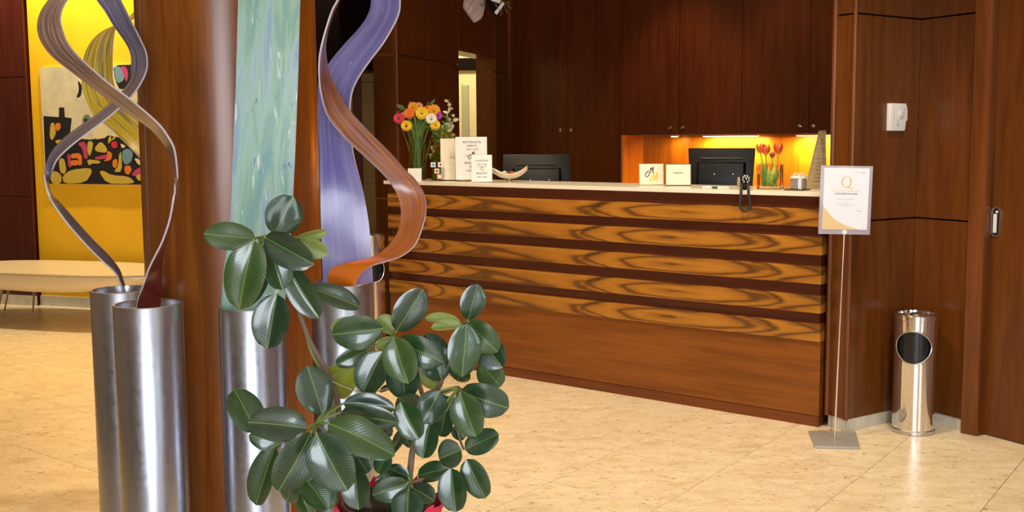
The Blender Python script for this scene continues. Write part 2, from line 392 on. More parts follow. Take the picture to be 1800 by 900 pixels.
def rot_to(d): return math.atan2(d.y,d.x)
def slab(P0,P1,t,z0,z1):
    """prism of a wall: P0->P1 visible face, thickness t away to the left of P0->P1"""
    d=(P1-P0).normalized(); n=Vector((-d.y,d.x,0))
    return [(P0.x,P0.y),(P1.x,P1.y),((P1+n*t).x,(P1+n*t).y),((P0+n*t).x,(P0+n*t).y)]
def panelled(name, P0, P1, joints, wood_m, core_m=None, t=.10, pt=.018, splits=(), base=True, z1=3.4, gap=.008, side=1, bh=.06):
    """wall whose face runs P0->P1 (room is to the right of that direction when side=1); core + wood panels + stone skirting"""
    d=(P1-P0).normalized(); n=Vector((-d.y,d.x,0))*side; Lw=(P1-P0).length
    mb=MB(); e_=min(.021,Lw*.2); q=[P0+n*pt+d*e_,P1+n*pt-d*e_,P1+n*(pt+t)-d*e_,P0+n*(pt+t)+d*e_]; mb.prism([(p.x,p.y) for p in q],0,z1)
    wobj=struct(name,mb,core_m or M_black)
    zs=[bh if base else 0]+list(joints)+[z1]; xs=[0]+list(splits)+[Lw]
    for i in range(len(xs)-1):
        for k in range(len(zs)-1):
            a=P0+d*(xs[i]+(gap/2 if i else 0)); b=P0+d*(xs[i+1]-(gap/2 if i<len(xs)-2 else 0))
            mb=MB(); q=[a,b,b+n*(pt-.001),a+n*(pt-.001)]; mb.prism([(p.x,p.y) for p in q],zs[k]+(gap/2 if k else 0),zs[k+1]-(gap/2 if k<len(zs)-2 else 0))
            obj('wall_panel',mb,wood_m,wobj,bevel=.0015,smooth=False)
    if base:
        mb=MB(); q=[P0+n*.004,P1+n*.004,P1+n*pt,P0+n*pt]; mb.prism([(p.x,p.y) for p in q],0,bh)
        s=obj('skirting',mb,M_stone,wobj,smooth=False)
    return wobj
J=(1.0,1.955)
az=lambda a: Vector((math.sin(AZ(a)),math.cos(AZ(a)),0))
PAC=fl(1487,760); DA=az(57.3); DB=az(-32.2)
# inner corner A/B : line A from PAC and line B through its foot near the door post
PB=fl(1692.6,760)
den=DA.x*DB.y-DA.y*DB.x; tA=((PB.x-PAC.x)*DB.y-(PB.y-PAC.y)*DB.x)/den
PIC=PAC+DA*tA
PC1=PAC+DB*.115
panelled('wall_right_nook',PAC,PIC,J,W_panel,side=1)
panelled('wall_right_return',PIC,PB,J,W_panel,side=1)
panelled('wall_right_pier',PC1,PAC-DB*-.0,J,W_panel,side=1,t=.06)
# wing wall body behind the pier
mb=MB(); a=PC1+DA*.06; b=PC1+G2*2.9
mb.prism([(PC1.x+DA.x*.02,PC1.y+DA.y*.02),(PC1.x+DA.x*.12,PC1.y+DA.y*.12),((b+G2.cross(Vector((0,0,1)))*.12).x,(b+G2.cross(Vector((0,0,1)))*.12).y),(b.x,b.y)],0,3.4)
struct('wall_counter_end',mb,W_panel)
# corner trims (light edge strips)
def post(name,P,r,m,z0=.06,z1=3.4,w=None):
    mb=MB(); mb.lathe([(r,z0),(r,z1)],(P.x,P.y,0),12); return struct(name,mb,m)
post('trim_1',PAC+Vector((-.004,-.004,0)),.011,W_trim)
post('trim_2',PC1+Vector((-.004,.002,0)),.012,W_trim)
# post between nook and sliding door
n_=-DA
mb=MB(); q=[PB+n_*.0, PB-DB*.04+n_*.012, PB-DB*.085+n_*.012, PB-DB*.085+DA*.14, PB+DA*.14]
q=[PB-DB*.0+DA*-.02, PB-DB*.075+DA*-.005, PB-DB*.075+DA*.12, PB+DA*.12]
mb.prism([(p.x,p.y) for p in q],0,3.4); struct('trim_3',mb,W_trim,bevel=.003)
PD=fl(1726,763)
mb=MB(); e=PD+DB*.012; q=[PB-DB*.076+DA*.012, e+DA*.004, e+DA*.09, PB-DB*.076+DA*.09]
mb.prism([(p.x,p.y) for p in q],0,3.4); struct('trim_4',mb,W_panel)
mb=MB(); mb.prism([(p.x,p.y) for p in (e+DA*.002,e-DB*.008+DA*.002,e-DB*.008+DA*.02,e+DA*.02)],.004,3.4); struct('trim_5',mb,mat('door_edge_strip',(.35,.25,.15),.35))
# sliding door
PE=PD-DB*1.15
mb=MB(); mb.prism([(p.x,p.y) for p in (PD,PE,PE+DA*.04,PD+DA*.04)],.006,2.7); door=struct('door_1',mb,W_panel,bevel=.002,smooth=False)
mb=MB(); mb.prism([(p.x,p.y) for p in (PD,PE,PE+DA*.04,PD+DA*.04)],2.7,3.4); struct('trim_6',mb,W_panel)
mb=MB(); mb.prism([(p.x,p.y) for p in (PE,PE-DB*5,PE-DB*5+DA*.1,PE+DA*.1)],0,3.4); struct('wall_right_front',mb,W_panel)
# flush handle: oval ring with a dark recess and a bar
hc=onplane(1751,390,(DA.x,DA.y),PD.dot(DA)-.004)
HM=frameM(hc,57.3+180)
def oval(w,h,n=28): 
    r=w/2; pts=[]
    for k in range(n):
        a=2*math.pi*k/n; pts.append((r*math.cos(a), r*math.sin(a)+(h/2-r if math.sin(a)>=0 else -(h/2-r))))
    return pts
def ringplate(mb,outer,inner,z0,z1,mi=0,M=None):
    n=len(outer); vs=[(p[0],p[1],z1) for p in outer]+[(p[0],p[1],z1) for p in inner]+[(p[0],p[1],z0) for p in outer]+[(p[0],p[1],z0) for p in inner]
    fs=[]
    for i in range(n):
        j=(i+1)%n
        fs+= [(i,j,n+j,n+i),(2*n+i,2*n+j,j,i),(n+i,n+j,3*n+j,3*n+i),(3*n+i,3*n+j,2*n+j,2*n+i)]
    mb.add(vs,fs,mi,M)
mb=MB(); ringplate(mb,oval(.046,.138),oval(.034,.124),-.006,.004,0,HM); mb.prism(oval(.034,.124),-.006,-.001,1,HM); mb.box(-.013,.003,-.05,.036,-.001,.003,2,HM); mb.lathe([(.006,0),(.006,.004)],(.003,.046,-.001),12,2,HM)
obj('door_handle',mb,[M_chrome,M_hole,M_wplast],door,label='oval chrome flush handle')

# ---- wall with the doorway behind the left end of the counter (direction az 18.2)
DL=az(18.2); NL=Vector((-DL.y,DL.x,0))      # NL points away from the lobby (left)
PL=at(700,249,6.85); PL.z=0
def Lpt(t): return PL+DL*t
def joint_wall(name,t0,t1,z0=0,zj=J,base=False,splits=()):
    mb=MB(); q=[Lpt(t0)+NL*.018,Lpt(t1)+NL*.018,Lpt(t1)+NL*.175,Lpt(t0)+NL*.175]; mb.prism([(p.x,p.y) for p in q],z0,3.4)
    wo=struct(name,mb,W_panel); zs=[z0]+[z for z in zj if z>z0+.02]+[3.4]; xs=[t0]+list(splits)+[t1]
    for i in range(len(xs)-1):
        for k in range(len(zs)-1):
            a,b=Lpt(xs[i]+.001),Lpt(xs[i+1]-.001); mb=MB(); q=[a,b,b+NL*.017,a+NL*.017]
            mb.prism([(p.x,p.y) for p in q],zs[k]+(.006 if k else 0),zs[k+1]-(.006 if k<len(zs)-2 else 0)); obj('wall_panel',mb,W_panel,wo,bevel=.001,smooth=False)
joint_wall('wall_left_of_doorway',0,1.058,splits=(.53,))
joint_wall('wall_over_doorway',1.058,1.847,2.065,zj=())
joint_wall('wall_right_of_doorway',1.847,2.16)
# pier front beside it
PP=PL+az(-71.8)*.175
panelled('wall_left_pier',PP,PL,J,W_panel,side=1,t=.15,base=False)
post('trim_7',PL+Vector((0,-.004,0)),.009,W_trim,0)
# corridor behind doorway: cream room
RB=Lpt(1.2)+NL*1.6
nf=az(-72)
C0=Lpt(.3)+NL*2.2+DL*1.2; 
cA=at(734,249,10.35); cA.z=0; cB=at(905,249,10.1); cB.z=0
mb=MB(); mb.prism(slab(cB,cA,-.08,0,0),0,3.4); room=struct('wall_back_room',mb,M_cream)
cn=(cB-cA).normalized(); cnn=Vector((cn.y,-cn.x,0))
def onroom(px,py,off=.0):
    return onplane(px,py,(cnn.x,cnn.y),(cA+cnn*off).dot(cnn))
p0=onroom(806,125,.03); p1=onroom(842,103,.03)
mb=MB(); M_=frameM(Vector((0,0,0)),0)
def roomrect(px0,py0,px1,py1,o0,o1):
    a=onroom(px0,py1,o1); b=onroom(px1,py1,o1); z0=a.z; z1=onroom(px0,py0,o1).z
    q=[a,b,b-cnn*(o1-o0),a-cnn*(o1-o0)]; m_=MB(); m_.prism([(p.x,p.y) for p in q],z0,z1); return m_
obj('dark_header',roomrect(780,103,846,124,0,.04),M_black,room)
obj('doorway_panel',roomrect(813,150,825,330,0,.02),mat('frosted_grey_green',(.42,.42,.27),.5),room)
obj('doorway_panel_side',roomrect(810,147,813,330,0,.035),M_cream,room)
q0=Lpt(.9)+NL*.176; q1=Vector((-1.20,10.30,0)); mb=MB(); mb.prism([(q0.x,q0.y),(q1.x,q1.y),(q1.x-.06,q1.y),(q0.x-.06,q0.y+.03)],0,3.4); struct('wall_light_block',mb,M_cream)  # unseen partition, added to keep room_light out of the corridor
area('room_light', (-.78,9.1,3.1), (-.85,9.6,0), .3,.3,34,(1,.88,.6))

# ---- left lounge: yellow wall etc. (plane az -71.8)
DY=az(-71.8); PYw=fl(160,541); NY=Vector((-DY.y,DY.x,0))  # NY : check direction away from camera
if NY.y<0: NY=-NY
cY=PYw.dot(NY)
def onY(px,py,off=0): return onplane(px,py,(NY.x,NY.y),cY-off)
yl=onY(59,250); yr=onY(420,250); yl.z=yr.z=0
mb=MB(); mb.prism([(p.x,p.y) for p in (yl,yr,yr+NY*.1,yl+NY*.1)],0,3.4); wy=struct('wall_yellow',mb,M_yellow)
mb=MB(); mb.prism([(p.x,p.y) for p in (yl-NY*.015,yr-NY*.015,yr,yl)],0,.085); struct('baseboard_left',mb,M_stone)
# dark wood panelling left of it
wl0=yl-NY*.05; wl1=wl0+DY*2.6
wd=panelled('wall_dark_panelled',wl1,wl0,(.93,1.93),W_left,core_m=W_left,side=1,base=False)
mb=MB(); mb.prism([(p.x,p.y) for p in (wl0-NY*.012,wl1-NY*.012,wl1,wl0)],0,.085); struct('baseboard_corner',mb,M_stone)
# return from yellow wall backwards, corridor with beige cladding and dark soffit
k0=yr+NY*.1
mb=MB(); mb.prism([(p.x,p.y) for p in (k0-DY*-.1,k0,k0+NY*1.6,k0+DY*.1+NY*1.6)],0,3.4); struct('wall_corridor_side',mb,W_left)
b0=at(560,249,9.6); b1=at(690,249,9.35); b0.z=b1.z=0
bd=(b1-b0).normalized(); bn=Vector((bd.y,-bd.x,0))
mb=MB(); mb.prism([(p.x,p.y) for p in (b0,b1,b1-bn*.1,b0-bn*.1)],0,2.0); wc=struct('wall_corridor',mb,M_black)
for za,zb in ((0,.997),(1.0,1.915),(1.92,2.0)):
    for xa,xb in ((0,.33),(.333,.69)):
        mb=MB(); a=b0+bd*xa; b=b0+bd*xb; mb.prism([(p.x,p.y) for p in (a+bn*.012,b+bn*.012,b,a)],za,zb); obj('stone_panel',mb,M_beige,wc,smooth=False)
mb=MB(); s0=b0+bn*.9; s1=b1+bn*.9
mb.prism([(p.x,p.y) for p in (s0-bd*.6,s1,b1-bn*.2,b0-bn*.2-bd*.6)],2.05,3.4); struct('trim_8',mb,M_black)
j0=at(621,249,9.1); j1=at(635,249,9.1); j0.z=j1.z=0
mb=MB(); mb.prism([(p.x,p.y) for p in (j0,j1,j1+Vector((0,.08,0)),j0+Vector((0,.08,0)))],0,2.1); struct('trim_9',mb,W_left)

# ================================================================ COLUMN
CC=Vector((at(406,249,3.45).x,3.45,0)); CR=.287
col=thing('round_column','round cherry veneered column rising behind the steel sculpture cylinders','column',CC)
mb=MB(); mb.lathe([(CR,0),(CR,3.4)],CC,96); obj('shaft',mb,W_col,col)
pS=at(279,100,3.3)-CC; a_=math.atan2(pS.y,pS.x)
mb=MB(); sx=CC+Vector((math.cos(a_+.03),math.sin(a_+.03),0))*(CR+.0005); mb.lathe([(.003,0),(.003,3.4)],sx,8); obj('seam_strip',mb,W_trim,col,label='thin pale joint strip')

# ================================================================ COUNTER
CF=4.695
ctr_r=fl(1434,754.5); SR=ctr_r.dot(G1); SL=onplane(683,322,(G2.x,G2.y),CF).dot(G1)
CM=Matrix.Translation(Vector((0,0,0)))@Matrix.Rotation(G1ROT,4,'Z')   # local x = G1 ; local y = -G2
def cb(mb,s0,s1,d0,d1,z0,z1,mi=0): return mb.box(s0,s1,-(CF+d1),-(CF+d0),z0,z1,mi,CM)
def cp(s,d,z): return G1*s+G2*(CF+d)+Vector((0,0,z))
def cpx(px,d,z): 
    P=onplane(px,300,(G2.x,G2.y),CF+d); P.z=z; return P
base=cp((SR+SL)/2,.3,0)
ctr=thing('reception_counter','long cherry reception counter with five figured wood slats along its front','counter',base)
mb=MB(); cb(mb,SR+.012,SL-.01,.012,.44,.055,1.112); cb(mb,SR+.03,SL-.01,.44,.80,.055,.70); cb(mb,SR+.03,SL-.01,.44,1.0,.70,.74); obj('carcass',mb,W_dark,ctr,smooth=False)
mb=MB(); cb(mb,SR+.004,SL-.004,.004,.60,0,.052); obj('plinth',mb,wood('plinth_wood',(.12,.03,.007),(.18,.045,.009),'x',rot=-G1ROT),ctr,smooth=False)
mb=MB(); cb(mb,SR,SL,0,.012,.055,.419); cb(mb,SR,SR+.012,.012,.44,.055,.419); obj('front_panel',mb,W_front,ctr,bevel=.0015,smooth=False)
mb=MB(); cb(mb,SR+.004,SL,.004,.012,1.057,1.112); cb(mb,SR+.004,SR+.012,.012,.44,1.057,1.112); obj('fascia',mb,W_dark,ctr,smooth=False)
LS=SL-SR
sm=MB(); sm.box(0,LS,.0,.024,-.0423,.0423); sm.box(-.0,.012,-.42,.0,-.0423,.0423)
sme=sm.mesh('slat',[M_veneer],bevel=.0015,smooth=False)
for k,zz in enumerate((1.013,.878,.7385,.5985,.4615)):
    M=Matrix.Translation(cp(SR-.001,.012,zz))@Matrix.Rotation(G1ROT,4,'Z'); o=inst('slat',sme,ctr,M)
mb=MB(); cb(mb,SR-.03,SL+.02,-.025,.45,1.114,1.135); ct=obj('countertop',mb,M_corian,bevel=.002,smooth=False,loc=cp((SR+SL)/2,.2,1.114))
tag(ct,'long white solid countertop lying on the cherry reception counter','countertop')
# clear corner guard at the right foot of the counter
mb=MB(); g0=fl(1430,757); mb.box(-.0,.075,-.001,.001,0,.10,0,Matrix.Translation(g0+Vector((.003,-.03,0)))@Matrix.Rotation(AZ(-3),4,'Z'))
mb.box(.073,.075,0,.05,0,.10,0,Matrix.Translation(g0+Vector((.003,-.03,0)))@Matrix.Rotation(AZ(-3),4,'Z'))
gd=obj('corner_guard',mb,M_acr,loc=g0); tag(gd,'small clear acrylic guard at the right foot of the counter','guard')

# ================================================================ BACK CABINETS
CB=7.05
def bp(s,d,z): return G1*s+G2*(CB+d)+Vector((0,0,z))
def bb(mb,s0,s1,d0,d1,z0,z1,mi=0): return mb.box(s0,s1,-(CB+d1),-(CB+d0),z0,z1,mi,CM)
def bs(px): return onplane(px,250,(G2.x,G2.y),CB).dot(G1)
edges_t=[bs(908),bs(998),bs(1091.5)]
edges_u=[bs(1091.5),bs(1193),bs(1302),bs(1420.6),bs(1420.6)-.53]
sN=bs(1091.5); zU=1.425; ZT=2.72
# niche depth from the visible side panel
lo=.2
for _ in range(40):
    P=bp(sN,lo,zU); x=proj(P)[0]
    lo += .01 if x<1127 else -.01
ND=lo
def knob(P,parent):
    mb=MB(); Mk=Matrix.Translation(P)@Matrix(((G2.x*-1,G1.x,0,0),(G2.y*-1,G1.y,0,0),(0,0,1,0),(0,0,0,1)))
    mb.lathe([(.006,0),(.006,.014),(.013,.02),(.015,.027),(.008,.030)],(0,0,0),14,0,Matrix.Translation(P)@((-G2).to_track_quat('Z','Y').to_matrix().to_4x4()))
    obj('knob',mb,M_chrome,parent)
def door(s0,s1,z0,z1,knob_s,knob_z,root):
    mb=MB(); bb(mb,min(s0,s1)+.0022,max(s0,s1)-.0022,0,.020,z0,z1); d=obj('door',mb,W_cab,root,bevel=.001,smooth=False)
    if knob_s is not None: knob(bp(knob_s,0,knob_z),d)
kz=onplane(988,229,(G2.x,G2.y),CB).z
tall=thing('tall_cabinet','tall dark cherry cabinet with two doors left of the lit niche','cabinet',bp((edges_t[0]+edges_t[2])/2,.3,0))
mb=MB(); bb(mb,edges_t[2]+.002,edges_t[0],.0205,ND-.02,0,ZT); obj('body',mb,W_cab,tall,smooth=False)
door(edges_t[0],edges_t[1],.1,ZT,bs(988.5),kz,tall); door(edges_t[1],edges_t[2],.1,ZT,bs(1007),kz,tall)
# filler between doorway wall and cabinets
mb=MB(); bb(mb,edges_t[0]+.003,bs(893)+.1,.006,.3,0,3.4); fi=struct('trim_10',mb,W_cab,smooth=False)
units=[(0,2,(bs(1180.5),bs(1202)),'left'),(2,4,(bs(1406.5),bs(1430.5)),'right')]
kz2=onplane(1202,225,(G2.x,G2.y),CB).z
for a,b,ks,side in units:
    s0,s1=edges_u[a],edges_u[b]
    u=thing('wall_cabinet','dark cherry wall cabinet over the '+('left half of the lit niche, above the two frames' if side=='left' else 'right half of the lit niche, above the tulips'),'cabinet',bp((s0+s1)/2,.18,zU),'wall cabinets over the niche')
    mb=MB(); bb(mb,s1+.001,s0-.001,.0205,ND,zU+.004,ZT); obj('body',mb,W_cab,u,smooth=False)
    door(s0,edges_u[a+1],zU,ZT,ks[0],kz2,u); door(edges_u[a+1],s1,zU,ZT,ks[1],kz2,u)
# cornice above cabinets
mb=MB(); bb(mb,edges_u[4],edges_t[0],.01,.6,ZT+.001,3.4); struct('trim_11',mb,W_cab)
# niche lining
nw=edges_u[4]
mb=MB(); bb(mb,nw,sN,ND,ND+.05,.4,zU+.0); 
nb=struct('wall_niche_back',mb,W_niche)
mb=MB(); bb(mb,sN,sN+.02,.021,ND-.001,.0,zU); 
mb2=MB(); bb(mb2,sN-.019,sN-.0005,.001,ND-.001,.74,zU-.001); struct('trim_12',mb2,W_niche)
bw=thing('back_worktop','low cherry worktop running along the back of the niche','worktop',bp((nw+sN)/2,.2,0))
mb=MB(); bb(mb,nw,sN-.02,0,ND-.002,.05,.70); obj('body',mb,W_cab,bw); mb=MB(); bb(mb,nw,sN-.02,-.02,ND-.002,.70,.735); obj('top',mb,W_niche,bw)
# under-cabinet strip lamps
def strip(px0,px1,power,label):
    s0,s1=bs(px0),bs(px1); P=bp((s0+s1)/2,ND*.70,zU-.015)
    t=thing('strip_lamp',label,'lamp',P,'strip lamps under the wall cabinets')
    mb=MB(); bb(mb,s1,s0,ND*.70-.02,ND*.70+.02,zU-.012,zU+.003); obj('housing',mb,M_wplast,t)
    mb=MB(); bb(mb,s1+.01,s0-.01,ND*.70-.015,ND*.70+.015,zU-.017,zU-.0125)
    m=mat('lamp_diffuser',(1,.8,.4)); bsdf(m).inputs['Emission Color'].default_value=(1,.62,.16,1); bsdf(m).inputs['Emission Strength'].default_value=9; obj('diffuser',mb,m,t)
    l=area('strip_light',tuple(P+Vector((0,0,-.02))),tuple(P+G2*.10+Vector((0,0,-.4))),abs(s0-s1),.03,power,(1,.50,.08)); l.rotation_euler=(0,0,0)
    l.rotation_euler=(Matrix.Rotation(G1ROT,4,'Z')@Matrix.Rotation(AZ(-12),4,'X')).to_euler()
    w0=l.matrix_world.copy(); l.parent=t; l.location=Vector((0,0,-.02))
strip(1212,1312,12,'long warm strip lamp under the wall cabinets above the black monitor')
strip(1378,1444,9,'shorter warm strip lamp under the wall cabinets above the tulips')
strip(1155,1168,.5,'smallest dim strip lamp under the wall cabinets above the logo frame')
# ================================================================ STEEL CYLINDERS WITH RIBBONS
def cyl(P,r,z1,name='ribbon_sculpture',label='',inner=None):
    t=thing(name,label,'sculpture',(P[0],P[1],0))
    mb=MB(); mb.lathe([(r-.004,0),(r,.004),(r,z1-.003),(r-.002,z1),(r-.006,z1),(r-.007,z1-.003),(r-.007,z1-.03)],(P[0],P[1],0),72,cap=False); obj('cylinder_base',mb,M_brush,t)
    mb=MB(); mb.lathe([(.0001,z1-.022),(r-.0075,z1-.022),(r-.0075,z1-.03),(.0001,z1-.03)],(P[0],P[1],0),48,cap=False); obj('top_plate',mb,inner or mat('plate_cream',(.50,.44,.28),.5),t)
    return t
def catmull(p,n):
    out=[]
    for i in range(len(p)-1):
        a=p[max(i-1,0)]; b=p[i]; c=p[i+1]; d=p[min(i+2,len(p)-1)]
        for k in range(n):
            t=k/n; out.append(tuple(.5*((2*b[j])+(-a[j]+c[j])*t+(2*a[j]-5*b[j]+4*c[j]-d[j])*t*t+(-a[j]+3*b[j]-3*c[j]+d[j])*t**3) for j in range(len(b))))
    out.append(tuple(p[-1])); return out
def ribbon(parent, st, Ys, W, mats, sgn, thick=.005, name='ribbon', label=None, seg=6):
    """st: the two long edges of the bent band, Ys: distance of its middle line, W: true width of the band"""
    n=len(st); 
    def lerp(v,f):
        x=f*(len(v)-1); i=min(int(x),len(v)-2); return v[i]+(v[i+1]-v[i])*(x-i)
    E=[]
    for i,(ax,ay,bx,by) in enumerate(st):
        Y=lerp(Ys,i/(n-1)); wpx=math.hypot(ax-bx,ay-by); wm=wpx/1808*Y; dd=math.sqrt(max(0,W*W-wm*wm))
        sg=sgn if isinstance(sgn,(int,float)) else lerp(sgn,i/(n-1))
        A=at(ax,ay,Y-sg*dd/2); B=at(bx,by,Y+sg*dd/2); E.append((*A,*B))
    E=catmull(E,seg); V=[];UV=[];F=[];MI=[]; dist=0; K=4
    mids=[(Vector(e[:3])+Vector(e[3:]))/2 for e in E]
    for i,e in enumerate(E):
        A,B=Vector(e[:3]),Vector(e[3:])
        tng=(mids[min(i+1,len(E)-1)]-mids[max(i-1,0)]).normalized(); nr=tng.cross((B-A).normalized()).normalized()
        if i: dist+=(mids[i]-mids[i-1]).length
        for s in (.5,-.5):
            for k in range(K+1):
                u=k/K; bow=0
                V.append(A.lerp(B,u)+nr*thick*s); UV.append((u+ (0 if s>0 else 3.3),dist/ .8))
    R=2*(K+1)
    for i in range(len(E)-1):
        for k in range(K):
            F.append((i*R+k,i*R+k+1,(i+1)*R+k+1,(i+1)*R+k)); MI.append(0)
            o=K+1; F.append((i*R+o+k+1,i*R+o+k,(i+1)*R+o+k,(i+1)*R+o+k+1)); MI.append(1 if len(mats)>2 else 0)
        e=len(mats)-1
        F.append((i*R+K+1,i*R,(i+1)*R,(i+1)*R+K+1)); MI.append(e)
        F.append((i*R+K,i*R+2*K+1,(i+1)*R+2*K+1,(i+1)*R+K)); MI.append(e)
    for i in (0,len(E)-1):
        F.append(tuple([i*R+k for k in range(K+1)]+[i*R+2*K+1-k for k in range(K+1)])); MI.append(len(mats)-1)
    mb=MB(); mb.v=[tuple(v) for v in V]; mb.f=F; mb.m=MI; mb.uv=UV
    return obj(name,mb,mats,parent,label=label)
# A : front left, dark red to mauve brown
PA=at(260,530,2.91); ZA=at(260,533,2.91).z
cA_=cyl((PA.x,2.91),.095,ZA,label='front left brushed steel cylinder with a dark red and mauve brown spiral ribbon')
stA=[(240,541,281,541),(243,524,283,522),(251,504,284,504),(261,474,284,466),(272,451,288,444),(285,425,294,421),(298,387,302,386),(305,349,309.5,349),(307.5,332,312.5,332),(304,295,311,295),(295,264,306,261),(280,242,294,238),(261,223,278,217),(227,200,249,191),(196,178,223,170),(162,153,189,145),(125,125,157,117),(91,98,132,93),(72,72,117,72),(66,49,110,53),(70,26,106,34),(83,4,111,12),(104,-18,124,-8),(135,-45,146,-35),(172,-78,180,-70),(205,-112,222,-108),(222,-150,250,-152),(215,-190,252,-200)]
R_red=ribbonmat('dark_red_base_ribbon',[(0.416,(.10,.006,.008)),(0.542,(.17,.012,.012)),(0.626,(.22,.02,.02))],6,1,seed=3)
ribbon(cA_,stA,[2.91,2.88,2.83,2.82,2.84,2.92,3.0,3.0],.083,[R_brown,M_rib_edge],[1,1,1,-1,-1,-1,-1,1,1])
tint_along(R_brown,(.11,.004,.009),.30,.75)
# B : back left, purple grey
YB=3.15; PB_=at(217,508,YB); cB_=cyl((at(215,508,YB).x,YB),.093,at(217,508,YB).z,label='back left brushed steel cylinder with a thin grey violet spiral ribbon')
stB=[(214,520,219,519),(214,507,219,505),(210,495,215,490),(202,479,208,472),(178,457,190,449),(151,430,163,422),(121,396,133,389),(96,362,106,358),(86,343,91,342),(80,321,85,321),(79,302,90,306),(89,272,100,281),(110,246,124,257),(140,223,151,236),(170,202,179,215),(196,181,206,193),(217,159,230,170),(230,140,247,147),(231,121,258,121),(231,98,257,94),(222,76,247,70),(200,45,227,30),(184,20,215,5),(168,-3,205,-16),(150,-45,178,-56),(135,-90,155,-95),(132,-130,150,-130)]
ribbon(cB_,stB,[3.15,3.12,3.05,3.0,3.0,3.02,3.06,3.1,3.15,3.18,3.2],.072,[R_mauve,M_rib_edge],[1,1,1,1,-1,-1,-1,-1,1,1])
# C : green painted flat ribbon
YC=2.98; XC=at(443,540,YC).x; cC_=cyl((XC,YC),.095,at(443,537,YC).z,label='middle brushed steel cylinder holding a broad sea green painted upright band')
stC=[(389,556,500,556),(390,530,501,530),(393,480,505,480),(399,440,509,440),(404,400,512,400),(407,350,515,350),(409,290,518,290),(412,220,521,220),(415,140,524,140),(417,70,526,70),(419,0,528,0),(421,-60,530,-60),(423,-140,531,-140),(424,-220,531,-220)]
ribbon(cC_,stC,[2.98,2.97,2.96,2.95,2.96,2.98,3.0],.182,[R_green,M_rib_edge],.3,thick=.006)
# D : violet broad ribbon and brown orange ribbon
YD=3.09; XD=at(602,500,YD).x; cD_=cyl((XD,YD),.095,at(602,496,YD).z,label='right brushed steel cylinder with a broad violet ribbon and an orange brown spiral ribbon',inner=mat('plate_violet_reflection',(.30,.26,.42),.3))  # ribbon's violet reflection is put into the top plate colour
stD=[(569,514,656,506),(568,498,655,492),(566,440,652,440),(564,380,648,390),(563,320,638,335),(562,260,621,270),(560,210,615,215),(560,170,617,170),(562,140,628,140),(579,112,650,107),(605,80,672,78),(630,53,690,48),(646,30,701,23),(653,8,703,-2),(652,-22,698,-38),(640,-60,676,-70),(622,-95,648,-100),(610,-140,630,-140)]
ribbon(cD_,stD,[3.10,3.12,3.14,3.16,3.17,3.16,3.14],.150,[R_purple,M_rib_edge],[.5,.6,-.8,-1,-1,-.6,-.6],thick=.006)
stE=[(626,512,578,498),(625,500,577,483),(634,482,586,470.5),(652,468,606,464),(680,459,648,455),(706,450,672,442),(729,431,691,423),(742,401,702,401),(748.6,371,705.5,371),(745,340,699,344),(729,314,684,319),(713,300,666,298),(687,270,638,272),(647,230,607,243),(613,193,577,205),(590,157,565,167),(577,123,561,133),(573,100,561.5,103),(572,80,566,77),(577,50,574,48),(587,20,584,18),(597,0,593.5,0),(612,-30,609,-34),(636,-62,627,-70),(662,-98,640,-110),(672,-140,640,-150)]
ribbon(cD_,stE,[3.04,2.99,2.93,2.91,2.92,2.95,2.97,2.99,3.02,3.05],.088,[R_orange,M_rib_edge],[1,1,1,-.8,-1,-1,-1,-1],name='spiral_ribbon')
tint_along(R_orange,(.95,.24,.01),.10,.62)
# E : yellow ribbon on a cylinder behind the column
YE=3.75; XE=at(352,500,YE).x; cE_=cyl((XE,YE+.12),.095,.92,label='yellow painted curved ribbon sculpture half hidden behind the round column')
stF=[(352,520,392,520),(350,440,388,430),(330,370,362,345),(300,334,330,298),(268,303,294,262),(240,271,262,236),(215,246,247,213),(192,224,232,196),(163,200,212,172),(147,163,199,143),(144,132,197.5,112),(149,98,197.5,88),(162,72,199,68),(183,54,204,47),(206,44,216,40),(228,30,233,33),(245,10,252,16),(258,-12,266,-2),(290,-40,305,-25)]
ribbon(cE_,stF,[3.87,3.87,3.86,3.82,3.72,3.66,3.66,3.68,3.72],.122,[R_yellow,M_rib_edge],[1,1,1,1,-1,-1,-1,-1],label='yellow painted band')

